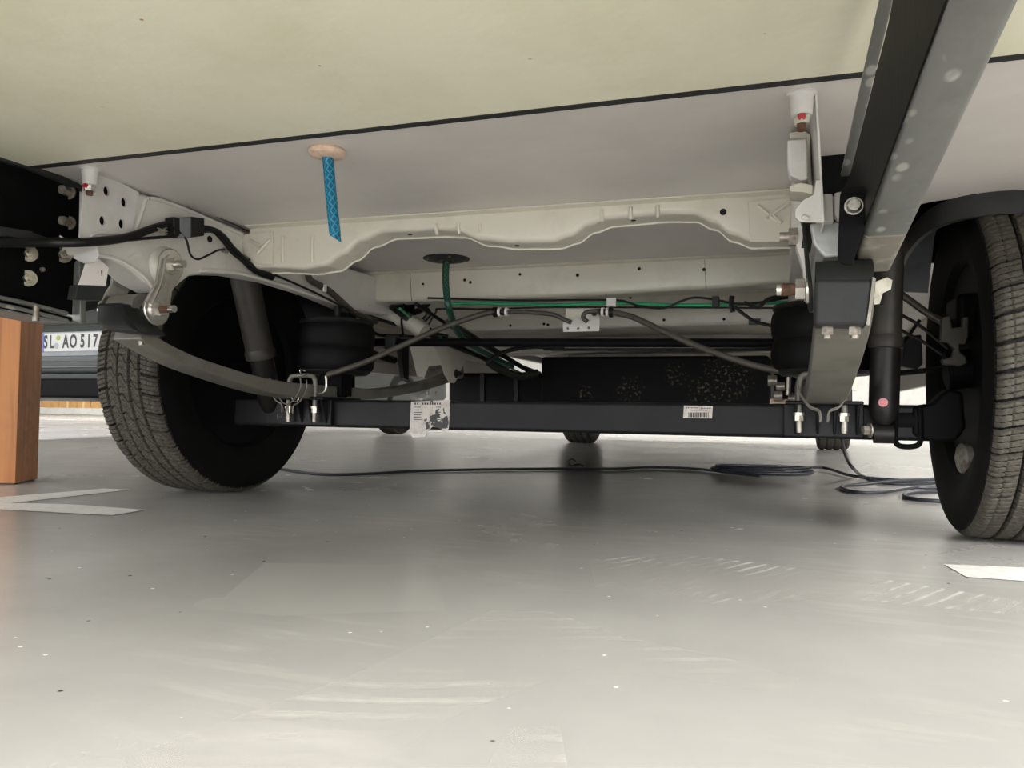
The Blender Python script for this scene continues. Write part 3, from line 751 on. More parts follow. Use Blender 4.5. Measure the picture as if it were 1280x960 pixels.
# ---- shackles
def shackle(px, up_, lo, wdt, side, parent=MH):
    """px: plate plane x; up_/lo pivot points"""
    a = V(up_); b = V(lo); d = (b - a).normalized(); n = V((0, d.z, -d.y)) if True else None
    R = .0315
    out = []
    for k in range(9):
        t = math.pi * k / 8; out.append(a - d * R * math.sin(t) + n * R * math.cos(t))
    L_ = (b - a).length
    out.append(a + d * L_ * .5 - n * R * .66)
    for k in range(9):
        t = math.pi * k / 8; out.append(b + d * R * math.sin(t) - n * R * math.cos(t))
    out.append(a + d * L_ * .5 + n * R * .66)
    return MB().prism(out, (wdt, 0, 0))
sa = at(212, 331, x=-.528); sb = at(194, 387, x=-.528)
sh = thing  # (name kept free)
shk = shackle(-.528, sa, sb, .006, 1).build('shackle', 'zinc', MH, bevel=.0025, seg=3)
shackle(-.62, V((-.64, sa.y, sa.z)), V((-.64, sb.y, sb.z)), .006, 1).build('shackle_plate', 'zinc', shk, bevel=.0025)
# folded flange on the inner side of the plate
ns = (sb - sa).normalized(); nn = V((0, ns.z, -ns.y))
MB().tube([sa + V((.006, 0, 0)) - nn * .021 * -1, (sa + sb) / 2 + V((.010, 0, 0)) + nn * .017, sb + V((.006, 0, 0)) + nn * .020], .0045, n=8, sub=5).build('folded_edge', 'zinc', shk)
MB().bolt(sa + V((.006, 0, 0)), (1, 0, 0), .0135, .010, .016).cyl(sa + V((.0, 0, 0)), sa + V((-.11, 0, 0)), .009, n=16).build('pivot_bolt', 'zinc', shk)
m_ = MB().bolt(sb + V((.006, 0, 0)), (1, 0, 0), .0135, .009, .0); m_.cyl(sb, sb + V((-.11, 0, 0)), .009, n=16)
m_.cyl(sb + V((.034, 0, 0)), sb + V((.046, 0, 0)), .0068, n=16); m_.build('pivot_bolt', 'zinc', shk)
MB().cyl(sb + V((.016, 0, 0)), sb + V((.035, 0, 0)), .0072, n=16).build('rusty_thread', 'rust', shk)

# right shackle seen edge-on
ra = V((.622, -.655, .487)); rb = V((.622, -.675, .412))
rs = shackle(0, at(1003, 297, y=-.66), at(1009, 362, y=-.68), .005, 1).build('shackle', 'darkrubber', MH, bevel=.0015)
MB().prism([at(u, v, y=-.672) for u, v in ((996, 285), (1001, 278), (1005, 300), (1014, 322), (1015, 372), (1006, 372), (1004, 335), (995, 305))], (0, .04, 0)).build('shackle_plate', 'rail', rs, bevel=.001)
pu = at(1001, 296, y=-.665)
MB().cyl(pu, pu + V((-.028, 0, .001)), .007, n=16).cyl(pu + V((-.004, 0, 0)), pu + V((-.016, 0, 0)), .0135, n=6).build('pivot_bolt', 'dullbolt', rs)
pw = at(1006, 362, y=-.69)
MB().cyl(pw, pw + V((-.012, 0, 0)), .0155, n=6).cyl(pw + V((.001, 0, 0)), pw + V((.006, 0, 0)), .019, n=24).build('pivot_bolt', 'zinc', rs)
MB().cyl(pw + V((-.011, 0, .001)), pw + V((-.030, 0, .001)), .0085, n=16).build('rusty_thread', 'rust', rs)
MB().cyl(pw + V((-.030, 0, .001)), pw + V((-.036, 0, .001)), .008, n=16).build('bolt_tip', 'zinc', rs)
MB().cyl(at(1004, 296, y=-.66), at(1016, 297, y=-.66), .022, n=24).build('rubber_bush', 'rubbergrey', rs)

# ---- leaf springs
def leafspring(xc, w, pts, th):
    P = smooth([V((xc, y, z)) for y, z in pts], 6); vs = []; fs = []
    for i, p in enumerate(P):
        t = (P[min(i + 1, len(P) - 1)] - P[max(i - 1, 0)]).normalized(); n = V((0, -t.z, t.y))
        h = th(i / (len(P) - 1)) / 2
        vs += [p + V((-w / 2, 0, 0)) - n * h, p + V((w / 2, 0, 0)) - n * h, p + V((w / 2, 0, 0)) + n * h, p + V((-w / 2, 0, 0)) + n * h]
    for i in range(len(P) - 1):
        for k in range(4): fs.append((i * 4 + k, i * 4 + (k + 1) % 4, (i + 1) * 4 + (k + 1) % 4, (i + 1) * 4 + k))
    fs += [(0, 1, 2, 3), tuple(len(vs) - 4 + k for k in (3, 2, 1, 0))]
    return MB().add(vs, fs)
th = lambda t: .022 + .016 * math.exp(-((t - .47) / .18) ** 2)
lpts = [(-.675, .377), (-.6, .350), (-.5, .325), (-.3, .293), (-.12, .283), (.05, .283), (.25, .289), (.5, .315), (.7, .347), (.80, .368)]
XLc, XRc = -.587, .663
ls = leafspring(XLc, .070, lpts, th).build('leaf_spring', 'leaf', MH, bevel=.003)
lps2 = [(-.72, .398), (-.690, .372), (-.6, .345)] + [(y, z) for y, z in lpts[2:]]
rsx = leafspring(XRc + .0, .070, lps2, th).build('leaf_spring', 'leaf', MH, bevel=.003)
for xc, par in ((XLc, ls), (XRc, rsx)):
    MB().rev([(-.034, .012), (-.034, .031), (.034, .031), (.034, .012)], (xc, sb.y if xc < 0 else -.70, sb.z if xc < 0 else .414), (1, 0, 0), n=32, closed=True).build('spring_eye', 'leaf' if xc < 0 else 'darkrubber', par)  # right eye coloured dark for the shadow above its cover
    MB().rev([(-.033, .010), (-.033, .026), (.033, .026), (.033, .010)], (xc, .83, .385), (1, 0, 0), n=28, closed=True).build('spring_eye', 'leaf', par)
# rubber cover over the eye (right) and its strap bolts
cv = MB().prism([at(u, v, y=-.742) for u, v in ((1019, 349), (1092, 349), (1085, 406), (1018, 406))], (0, .055, 0)).build('eye_cover', 'rubbergrey', rsx, bevel=.006, seg=3)
MB().prism([at(u, v, y=-.744) for u, v in ((1091, 346), (1095, 348), (1087, 407), (1083, 406))], (0, .05, 0)).build('cover_edge', 'armend', rsx)
for u in (1034, 1068):
    p = at(u, 411, y=-.715)
    MB().cyl(p + V((0, 0, .012)), p + V((0, 0, -.008)), .0078, n=6).cyl(p + V((0, 0, -.008)), p + V((0, 0, -.013)), .0055, n=12).build('strap_bolt', 'dullbolt', rsx)
cvl = MB().prism([at(u, v, y=-.725) for u, v in ((120, 379), (150, 378), (157, 398), (174, 416), (136, 414), (119, 402))], (0, .07, 0)).build('eye_cover', 'darkrubber', ls, bevel=.006, seg=3)
for u in (177, 193):
    p = at(u, 425, x=-.565)
    MB().cyl(p + V((0, 0, .010)), p + V((0, 0, -.006)), .0068, n=6).cyl(p + V((0, 0, -.006)), p + V((0, 0, -.010)), .005, n=12).build('strap_bolt', 'dullbolt', ls)

# ---- axle
AY = -.05
axl = MB().box((-.83, AY - .036, .192), (.87, AY + .036, .264)).build('axle_beam', 'axle', MH, bevel=.009, seg=3)
for sx, x0 in ((1, .90), (-1, -.84)):
    MB().cyl((x0, AY + .03, .335), (x0 + sx * .10, AY + .03, .345), .04, n=28).build('hub_carrier', 'black', axl, bevel=.004)
# spring seats, U-bolts, nuts
for xc, xs in ((XLc, (-.627, -.547)), (XRc, (.618, .703))):
    m_ = MB()
    m_.box((xc - .072, AY - .085, .262), (xc + .075, AY + .10, .270))
    m_.box((xc - .075, AY - .052, .196), (xc + .078, AY - .036, .264))
    for dx in (-.055, -.012, .020, .062):
        m_.prism([(xc + dx, AY - .082, .262), (xc + dx, AY - .04, .262), (xc + dx, AY - .04, .200), (xc + dx, AY - .052, .200)], (.006, 0, 0))
    m_.build('spring_seat', 'axle', axl, bevel=.003)
    for yy in (AY - .068, AY + .085):
        u = MB()
        u.tube([(xs[0], yy, .235), (xs[0], yy, .300), (xs[0] + .004, yy, .318), (xs[0] + .016, yy, .324), (xs[1] - .016, yy, .324), (xs[1] - .004, yy, .318), (xs[1], yy, .300), (xs[1], yy, .235)], .0062, n=12, sub=5)
        ub = u.build('spring_clamp', 'leaf', axl)
        for x in xs:
            MB().cyl((x, yy, .262 if yy > AY else .246), (x, yy, .250 if yy > AY else .240), .0112, n=20).cyl((x, yy, .241), (x, yy, .229), .0092, n=6).build('nut', 'yzinc', ub)
            MB().cyl((x, yy, .232), (x, yy, .205), .0062, n=14).build('thread', 'dullbolt', ub)
# wire clips round the springs by the axle
for xc, w in ((XLc, .045), (XRc, .046)):
    for yy, z_ in ((-.19, .28), (-.165, .277)):
        MB().tube([(xc - w, yy, z_ + .035), (xc - w - .001, yy, z_ + .012), (xc - w * .6, yy, z_ - .020), (xc - w * .2, yy, z_ - .030), (xc - w * .15, yy, z_ - .05)], .0018, n=6).tube(
            [(xc + w, yy, z_ + .035), (xc + w + .001, yy, z_ + .012), (xc + w * .6, yy, z_ - .020), (xc + w * .2, yy, z_ - .030), (xc + w * .15, yy, z_ - .05)], .0018, n=6).build('wire_clip', 'leaf', axl)
mb = MB().tube([at(u, v, y=-.14) for u, v in ((382, 464), (375, 462), (377, 468), (385, 470))], .0018, n=6)
mb.tube([at(u, v, y=-.17) for u, v in ((358, 488), (364, 492), (366, 500), (372, 501), (373, 492), (366, 486))], .0018, n=6)
mb.tube([at(u, v, y=-.12) for u, v in ((386, 492), (400, 492), (407, 487), (408, 476), (407, 470))], .0035, n=8)
mb.build('wire_clip', 'zinc', axl)
# labels
yfa = AY - .0365
def onax(u, v, off=0): return at(u, v, y=yfa - off)
lab = [(514, 502), (563, 500), (561, 536), (556, 540), (548, 535), (541, 533), (533, 541), (525, 543), (512, 541)]
lb = MB().prism([onax(u, v) for u, v in lab], (0, -.0006, 0))
lbo = lb.build('type_label', 'peel', axl)
mb = MB()
random.seed(11)
for k in range(11):
    u = 518 + k * 3.1
    if random.random() < .9: mb.prism([onax(u, 503.4, .0008), onax(u + 2.2, 503.3, .0008), onax(u + 1.9, 506, .0008), onax(u + .3, 506, .0008)], (0, -.0003, 0))
for r_, v in enumerate((508.5, 512, 515, 518, 521, 524)):
    for (a, b) in ((517, 526 + (r_ % 3)), (545, 551)):
        mb.prism([onax(a, v, .0008), onax(b, v, .0008), onax(b, v + .8, .0008), onax(a, v + .8, .0008)], (0, -.0003, 0))
mb.prism([onax(557.2, 503, .0008), onax(558, 503, .0008), onax(558, 519, .0008), onax(557.2, 519, .0008)], (0, -.0003, 0))
mb.build('print', 'ink', lbo) if False else None
for f in range(len(mb.f)): mb.m[f] = 1
mb2 = MB(); mb2.v = lb.v + mb.v; mb2.f = lb.f + [tuple(i + len(lb.v) for i in f) for f in mb.f]; mb2.m = lb.m + mb.m
bpy.data.objects.remove(lbo)
mb2.build('type_label', ['peel', 'ink'], axl, fix=True)
lb = MB().prism([onax(855, 507), onax(891, 507.5), onax(890, 523), onax(854, 522.5)], (0, -.0006, 0))
lb.mi = 1
x = 860.5
while x < 886:
    w = random.choice((.7, 1.2, .8, 1.8))
    lb.prism([onax(x, 515.5, .0007), onax(x + w, 515.5, .0007), onax(x + w, 521.6, .0007), onax(x, 521.5, .0007)], (0, -.0003, 0)); x += w + random.choice((.6, .9))
for a, b, v in ((858, 872, 509), (876, 888, 509.6), (862, 884, 512)):
    xx = a
    while xx < b:
        lb.prism([onax(xx, v, .0007), onax(xx + 1.2, v, .0007), onax(xx + 1.2, v + 1.4, .0007), onax(xx, v + 1.4, .0007)], (0, -.0003, 0)); xx += 1.9
lb.build('barcode_label', ['label', 'ink'], axl)
# torn flake and splashes hanging from the beam
MB().prism([onax(512, 541), onax(525, 543), onax(534, 541), onax(531, 546), onax(516, 547)], (0, .004, 0)).build('torn_label_edge', 'label', axl)

# ---- air springs
def airspring(cx, cy, z0_, z1_, R):
    h = z1_ - z0_; prof = [(z0_, R * .80)]
    for l in range(2):
        for k in range(9):
            t = k / 8; zz = z0_ + h * (l + t) / 2
            prof.append((zz, R * (.93 + .07 * math.sin(math.pi * t) ** .55)))
    prof.append((z1_, R * .7))
    o = MB().rev(prof, (cx, cy, 0), (0, 0, 1), n=48).build('air_spring', 'bellows', MH, smoothdeg=60)
    MB().rev([(z1_, 0), (z1_, R * .93), (z1_ + .004, R * .97), (z1_ + .012, R * .95), (z1_ + .018, R * .6), (z1_ + .018, 0)], (cx, cy, 0), (0, 0, 1), n=48).build('top_plate', 'darkrubber', o)
    MB().rev([(z0_ - .012, 0), (z0_ - .012, R * .8), (z0_ - .004, R * .9), (z0_ + .004, R * .88), (z0_ + .004, 0)], (cx, cy, 0), (0, 0, 1), n=48).build('bottom_plate', 'darkrubber', o)
    MB().cyl((cx, cy, z1_ + .01), (cx, cy, .60), .009, n=16).build('mounting_stud', 'rubbergrey', o)
    MB().box((cx - .035, cy - .03, .272), (cx + .035, cy + .03, z0_ - .008)).build('lift_block', 'black', o, bevel=.006)
airspring(-.575, .02, .345, .470, .104)
airspring(.672, .02, .340, .472, .112)

# ---- shock absorbers
def shock(bot, top, mt_u, mt_l, r1=.032, r2=.028):
    b = V(bot); t = V(top); d = (t - b)
    o = MB().cyl(b + d * .42, t, r1, n=28).rev([(0, r1 * .8), (.004, r1 * 1.1), (.018, r1 * 1.12), (.03, r1)], b + d * .40, d, n=28).build('shock_absorber', mt_u, MH)
    MB().rev([(0, 0), (0, r2 * .45), (.012, r2 * .8), (.035, r2), (d.length * .42, r2), (d.length * .42, 0)], b + d * .02, d, n=28).build('lower_tube', mt_l, o)
    MB().cyl(b + V((-.018, 0, -.010)), b + V((.018, 0, -.010)), .019, n=24).build('lower_eye', mt_l, o)
    return o, b, d
so, b_, d_ = shock(at(1104, 536, y=-.115), at(1111, 290, y=-.115), 'shock', 'shockblk', .029, .028)
q = at(1104, 503, y=-.145); MB().cyl(q + V((0, .004, 0)), q + V((0, -.0008, 0)), .0085, n=24).build('paint_dot', 'pink', so)
q = at(1088, 538, y=-.12); MB().bolt(q, (-1, -.3, 0), .010, .012, 0).build('mounting_bolt', 'dullbolt', so)
so2, _, _ = shock(at(342, 520, x=-.715), at(303, 335, x=-.715), 'shock', 'shockblk', .036, .031)
q = at(352, 521, x=-.68); MB().bolt(q, (1, -.4, 0), .0095, .012, 0).build('mounting_bolt', 'dullbolt', so2)
MB().prism([at(u, v, y=-.16) for u, v in ((1094, 352), (1109, 346), (1116, 350), (1114, 362), (1104, 366), (1100, 380), (1091, 381))], (0, .006, 0)).build('wiring_clip', 'yzinc', MH, bevel=.0012)
# bump ring by the right hand knuckle
rg = at(1138, 536, y=-.06)
MB().tube([at(u, v, y=-.09) for u, v in ((1120, 508), (1119, 545), (1124, 557), (1146, 557), (1151, 545), (1150, 508))], .0055, n=8).cyl(at(1117, 525, y=-.06), at(1152, 525, y=-.06), .03, n=24).build('stub_collar', 'black', MH)

# ---- hubs, brake, wheels
def tyre_mesh(R=.345, Wd=.206, nt=1760, pitch=44, detail=True, seed=1):
    """tyre as a displaced grid; x = 0 inner side .. Wd outer side"""
    sec = []            # (x, r, tread?)
    ri = .208
    side_in = [(.030, ri), (.012, ri + .012), (.002, ri + .045), (-.004, ri + .075), (-.001, R - .040), (.003, R - .016)]
    for x, r in side_in: sec.append((x, r, 0))
    na = 60 if detail else 16
    for i in range(na + 1):
        s = i / na; x = .006 + (Wd - .012) * s
        e = abs(2 * s - 1); r = R - .0025 * e ** 2 - .010 * max(0, (e - .86) / .14) ** 2
        sec.append((x, r, 1))
    for x, r in side_in[::-1]: sec.append((Wd - x, r, 0))
    sec = np.array(sec); k = len(sec); th = np.arange(nt) / nt * 2 * np.pi
    X = np.repeat(sec[None, :, 0], nt, 0); Rr = np.repeat(sec[None, :, 1], nt, 0); T = np.repeat(sec[None, :, 2], nt, 0)
    s = (X - .006) / (Wd - .012); TH = np.repeat(th[:, None], k, 1)
    dep = np.zeros_like(X)
    if detail:
        ph = TH / (2 * np.pi) * pitch
        for g in (.235, .415, .60, .785):
            dep = np.maximum(dep, .0075 * (np.abs(s - g) < .016))
        def slot(phase, w): return np.abs(((ph + phase) % 1) - .5) < w
        sh1 = (s < .222) ; sh2 = (s > .80); mid = (s > .25) & (s < .77)
        dep = np.maximum(dep, .008 * (sh1 & slot(s * 1.0, .075)))
        dep = np.maximum(dep, .008 * (sh2 & slot(-s * 1.0 + .3, .075)))
        for q in (.25, .5, .75): dep = np.maximum(dep, .0022 * ((sh1 & slot(s * 1.0 + q, .03)) | (sh2 & slot(-s * 1.0 + .3 + q, .03))))
        zz = .13 * np.sin(s * 38)
        dep = np.maximum(dep, .0045 * (mid & slot(zz + s * 2, .05)))
        for q in (.33, .66): dep = np.maximum(dep, .0022 * (mid & slot(zz * 1.3 + s * 2 + q, .03)))
        dep = np.maximum(dep, .002 * (np.abs(s - .11) < .009) * (T > 0))
    else:
        ph = TH / (2 * np.pi) * 60
        for g in (.25, .5, .75): dep = np.maximum(dep, .007 * (np.abs(s - g) < .04))
    Rr = Rr - dep * (T > 0)
    Rr = np.where((T > 0), Rr, Rr)
    Y = Rr * np.cos(TH); Z = Rr * np.sin(TH)
    vs = np.stack([X, Y, Z], -1).reshape(-1, 3)
    i = np.arange(nt)[:, None]; j = np.arange(k - 1)[None, :]; i2 = (i + 1) % nt
    F = np.stack([i * k + j, i * k + j + 1, i2 * k + j + 1, i2 * k + j], -1).reshape(-1, 4)
    tr = (T[:, :-1] > 0) & (T[:, 1:] > 0)
    me = bpy.data.meshes.new('tyre')
    me.vertices.add(len(vs)); me.vertices.foreach_set('co', vs.ravel())
    me.loops.add(F.size); me.loops.foreach_set('vertex_index', F.ravel().astype(np.int32))
    me.polygons.add(len(F)); me.polygons.foreach_set('loop_start', (np.arange(len(F)) * 4).astype(np.int32)); me.polygons.foreach_set('loop_total', np.full(len(F), 4, np.int32))
    me.materials.append(M['sidewall']); me.materials.append(M['rubber'])
    dp = np.roll(dep, -1, 0); deep = (np.minimum(np.minimum(dep[:, :-1], dep[:, 1:]), np.minimum(dp[:, :-1], dp[:, 1:])) > .0015)
    me.polygons.foreach_set('material_index', (tr & ~deep).reshape(-1).astype(np.int32))  # groove faces coloured darker in place of shade; tread faces dusty
    me.update(); me.validate()
    me.polygons.foreach_set('use_smooth', [True] * len(F)); me.set_sharp_from_angle(angle=math.radians(30))
    return me
TY = tyre_mesh(); TYL = tyre_mesh(nt=96, detail=False)
def wheel(xi, y, sx, parent, me, R=.345, rot=0, hub=True, scale=1.0):
    o = bpy.data.objects.new('wheel', me); COL.objects.link(o); o.parent = parent
    o.location = (xi, y, R * scale - .001); o.scale = (sx * scale, scale, scale); o.rotation_euler = (rot, 0, 0)
    m_ = MB().rev([(.028, .208), (.05, .200), (.11, .196), (.15, .17), (.155, .10), (.16, .0)], (0, 0, 0), (1, 0, 0), n=48)
    r_ = m_.build('rim', 'carblack', o)
    if hub:
        MB().rev([(.06, 0), (.06, .150), (.075, .150), (.075, .085), (.10, .085), (.10, 0)], (0, 0, 0), (1, 0, 0), n=40).build('brake_disc', 'dullbolt' if False else 'black', o)
        MB().rev([(.045, 0), (.045, .168), (.052, .172), (.058, .165), (.058, 0)], (0, 0, 0), (1, 0, 0), n=40).build('dust_shield', 'carblack', o)
    return o
wl_ = wheel(-.855, .005, -1, MH, TY, rot=.03); wl_.name = 'rear_wheel'
wr_ = wheel(.915, 0, 1, MH, TY, rot=.02); wr_.name = 'rear_wheel'
for x_, s_ in ((-.80, -1), (.80, 1)):
    w_ = wheel(x_, 4.0, s_, MH, TYL, hub=False); w_.name = 'front_wheel'
# brake caliper carrier on the right wheel
cc = .915
m_ = MB().prism([at(u, v, y=-.10) for u, v in ((1177, 397), (1188, 394), (1190, 410), (1203, 408), (1204, 396), (1212, 396), (1211, 420), (1207, 430), (1200, 430), (1200, 440), (1208, 446), (1209, 454), (1200, 458), (1179, 455), (1177, 449), (1190, 446), (1193, 436), (1186, 428), (1176, 426))], (0, .02, 0))
cal = m_.build('caliper_carrier', 'shock', MH, bevel=.003)
MB().box((cc + .0, -.06, .40), (cc + .06, .06, .49)).build('brake_caliper', 'black', cal, bevel=.012, seg=3)
MB().rev([(0, 0), (0, .03), (.012, .03), (.02, .012), (.02, 0)], at(1210, 573, y=-.05), (-1, -.2, 0), n=28).build('hub_plug', 'dullbolt', MH)
MB().prism([at(u, v, y=-.09) for u, v in ((1140, 508), (1165, 504), (1185, 486), (1204, 490), (1208, 535), (1196, 552), (1165, 552), (1140, 545))], (0, .07, 0)).build('stub_housing', 'black', axl, bevel=.008, seg=3)
# brake pipes behind the right shock
m_ = MB()
m_.tube([at(u, v, y=.0) for u, v in ((1105, 355), (1125, 367), (1160, 392), (1190, 408))], .0075, n=10)
m_.build('brake_hose', 'hose', MH)
m_ = MB()
m_.tube([at(u, v, y=.02) for u, v in ((1115, 388), (1142, 402), (1160, 415), (1185, 436))], .0035, n=8)
m_.build('sensor_cable', 'cable', MH)
m_ = MB()
m_.tube([at(u, v, y=.02) for u, v in ((1120, 408), (1132, 416), (1155, 428), (1180, 445))], .0035, n=8)
m_.build('sensor_cable', 'cable', MH)
m_ = MB()
m_.tube([at(u, v, y=.04) for u, v in ((1118, 440), (1132, 425), (1146, 405), (1150, 400))], .0035, n=8)
m_.build('sensor_cable', 'cable', MH)
m_ = MB()
m_.tube([at(u, v, y=.05) for u, v in ((1110, 468), (1150, 464), (1200, 458))], .006, n=8)
m_.build('parking_brake_cable', 'cable', MH)
MB().prism([at(u, v, y=.3) for u, v in ((1130, 420), (1152, 418), (1154, 455), (1146, 462), (1128, 458))], (0, .04, 0)).build('cable_bracket', 'rubbergrey', MH, bevel=.004)

# ---- stabiliser bar, hoses, brake lines
sb0 = at(484, 428, y=.15); sb1 = at(968, 429, y=.15)
stb = MB().cyl(sb0, sb1, .0115, n=20).tube([sb0, sb0 + V((-.06, .02, .0)), sb0 + V((-.12, .12, -.02)), sb0 + V((-.14, .3, -.03))], .0115, n=14).build('stabiliser_bar', 'black', MH)
MB().box((sb0.x - .0, .13, sb0.z - .024), (sb0.x + .035, .17, sb0.z + .02)).build('bar_bush', 'rubbergrey', stb, bevel=.006)
mb = MB().cyl(at(690, 437, y=.19), at(968, 437, y=.19), .004, n=10); mb.build('brake_pipe', 'cable', MH)

h1 = [at(455, 453, y=-.05), at(500, 433, y=.0), at(545, 413, y=.05), at(580, 400, y=.08), at(606, 392, y=.10), at(622, 390, y=.10)]
MB().tube([at(408, 469, y=-.10)] + h1, .0075, n=12).build('brake_hose', 'hose', MH)
MB().tube([at(u, v, y=.10) for u, v in ((628, 390), (655, 390), (690, 393), (704, 399), (714, 403))], .006, n=12).build('brake_hose', 'hose', MH)
MB().tube([at(u, v, y=.10) for u, v in ((734, 402), (729, 397), (732, 391), (742, 389), (752, 389))], .006, n=12).build('brake_hose', 'hose', MH)
MB().tube([at(762, 390, y=.10), at(790, 396, y=.09), at(825, 412, y=.07), at(870, 432, y=.05), at(920, 450, y=.02), at(965, 462, y=.0), at(1005, 466, y=-.02)], .0075, n=12).build('brake_hose', 'hose', MH)
for u0, us in ((618, (623, 632)), (750, (752, 758))):
    q0 = at(u0 - 2, 390, y=.10)
    c = MB().cyl(at(u0, 390, y=.10), at(u0 + 4 if u0 < 700 else u0 + 18, 390, y=.10), .011, n=18)
    cj = MB()
    o = MB().cyl(at(u0 - 1, 390, y=.10), at(u0 + 15, 390, y=.10), .0085, n=18).build('hose_sleeve', 'cable', MH)
    for u in us: MB().cyl(at(u, 390, y=.10), at(u + 3, 390, y=.10), .0115, n=20).build('clamp_ring', 'whitetag', o)
    e = at(619 if u0 < 700 else 764, 390, y=.10)
    MB().rev([(-.006, .006), (-.004, .014), (.004, .014), (.006, .006)], e, (1, 0, 0), n=20).build('end_ferrule', 'cable', o)
# three-hole bracket carrying the hose ends
bp = [at(u, v, y=.16) for u, v in ((704, 401), (716, 401), (722, 398), (728, 401), (738, 401), (742, 398), (750, 398), (749, 414), (704, 415))]
o0 = bp[0]
bk = holed('hose_bracket', [((p - o0).x, (p - o0).z) for p in bp], [((at(u, v, y=.16) - o0).x, (at(u, v, y=.16) - o0).z, .0035) for u, v in ((710, 410.5), (723, 410.5), (736, 410))], .003, o0, (1, 0, 0), (0, 0, 1), 'bracket', MH)
MB().prism([at(u, v, y=.18) for u, v in ((707, 384), (748, 382), (750, 400), (707, 402))], (0, .006, 0)).build('hanger_plate', 'whitepaint', bk)
MB().bolt(at(743, 391, y=.178), (0, -1, 0), .006, .006, .0).build('bolt', 'rubbergrey', bk)
# green and black lines under the second member
yg = .13
MB().tube([at(u, v, y=yg) for u, v in ((556, 380), (600, 379), (640, 380), (700, 381), (760, 379), (840, 381), (900, 381), (950, 379), (985, 378))], .0043, n=10, sub=8).build('green_tube', 'greentube', MH)
MB().tube([at(u, v, y=yg - .006) for u, v in ((535, 372.5), (640, 375.5), (760, 375), (785, 378), (800, 383), (830, 385), (850, 377), (868, 372), (890, 374), (930, 380), (985, 372))], .003, n=8, sub=6).build('black_line', 'cable', MH)
MB().tube([at(u, v, y=yg + .02) for u, v in ((545, 386), (620, 386), (700, 384), (980, 385))], .0024, n=8, sub=4).build('black_line', 'cable', MH)
MB().prism([at(u, v, y=yg - .012) for u, v in ((758, 372), (770, 372), (770, 383), (758, 383))], (0, .01, 0)).build('line_clip', 'bracket', MH, bevel=.001)
MB().prism([at(u, v, y=yg - .012) for u, v in ((890, 370), (899, 370), (899, 384), (890, 384))], (0, .02, 0)).build('line_clip', 'cable', MH, bevel=.002)
MB().tube([at(u, v, y=.08) for u, v in ((918, 383), (930, 393), (945, 402), (968, 408))], .004, n=8).box(at(940, 405, y=.08) - V((.008, 0, 0)), at(946, 398, y=.08) + V((.008, .02, 0))).build('branch_cable', 'cable', MH)
MB().tube([at(u, v, y=.08) for u, v in ((915, 370), (914, 380), (916, 390))], .006, n=8).tube([at(u, v, y=.09) for u, v in ((930, 378), (948, 384), (960, 374), (985, 368))], .0045, n=8).build('branch_cable', 'cable', MH)
# green tube and black cables running forward on the left
MB().tube([at(500, 386, y=.14), at(520, 402, y=.35), at(545, 418, y=.55), at(580, 435, y=.8), at(620, 452, y=1.1), at(660, 470, y=1.4)], .004, n=8).build('green_tube', 'greentube', MH)
for k, (a, b, c) in enumerate((((490, 384), (540, 420), (600, 446)), ((520, 380), (570, 412), (640, 452)), ((560, 402), (590, 420), (660, 463)), ((510, 392), (535, 410), (610, 452)))):
    MB().tube([at(*a, y=.16 + .03 * k), at(*b, y=.5), at(*c, y=.95), at(c[0] + 35, c[1] + 14, y=1.3)], .006 if k % 2 else .009, n=8).build('cable_bundle', 'cable', MH)
MB().tube([at(610, 452, y=.7), at(625, 462, y=.72), at(650, 470, y=.8), at(672, 466, y=.85)], .014, n=10).build('exhaust_hanger', 'darkrubber', MH)
MB().tube([at(608, 453, y=.5), at(630, 440, y=.5), at(660, 434, y=.5), at(690, 434, y=.5)], .007, n=10).cyl(at(680, 434, y=.5), at(705, 434, y=.5), .011, n=14).build('fuel_pipe', 'cable', MH)
MB().tube([at(540, 372, y=.25), at(528, 386, y=.3), at(515, 392, y=.33), at(505, 402, y=.36)], .010, n=10).tube([at(530, 384, y=.3), at(536, 392, y=.3), at(530, 400, y=.3)], .009, n=8).tube([at(505, 380, y=.22), at(502, 400, y=.25), at(504, 420, y=.3)], .0035, n=8).build('wiring_branch', 'cable', MH)
MB().tube([at(535, 407, y=.33), at(545, 390, y=.33), at(552, 386, y=.33), at(620, 387, y=.33)], .0032, n=8).build('brake_pipe', 'cable', MH)
for pts_ in (((400, 352), (440, 385), (470, 398), (520, 412), (560, 420)), ((463, 412), (475, 419), (505, 420), (525, 422))):
    MB().tube([at(u, v, y=.10 + .002 * (u - 400)) for u, v in pts_], .005, n=8).build('wiring_branch', 'cable', MH)
MB().tube([at(u, v, y=.30) for u, v in ((462, 388), (480, 392), (510, 402), (530, 415))], .026, n=14).build('heat_shield_pipe', 'whitepaint', MH)

# ---- blue hose with sealed grommet, green hose through black disc
gc = at(409, 187, z=ZF)
gr = MB().rev([(0, 0), (0, .027), (-.004, .029), (-.010, .026), (-.013, .017), (-.014, 0)], gc, (0, 0, 1), n=36).build('sealed_grommet', 'putty', MH)
hb = [gc + V((0, 0, -.006))]
for u, v in ((411, 210), (413, 235), (415.5, 262), (418.5, 290)): hb.append(at(u, v, y=gc.y + .004))
m_ = MB().tube(hb, .0088, n=18, sub=6)
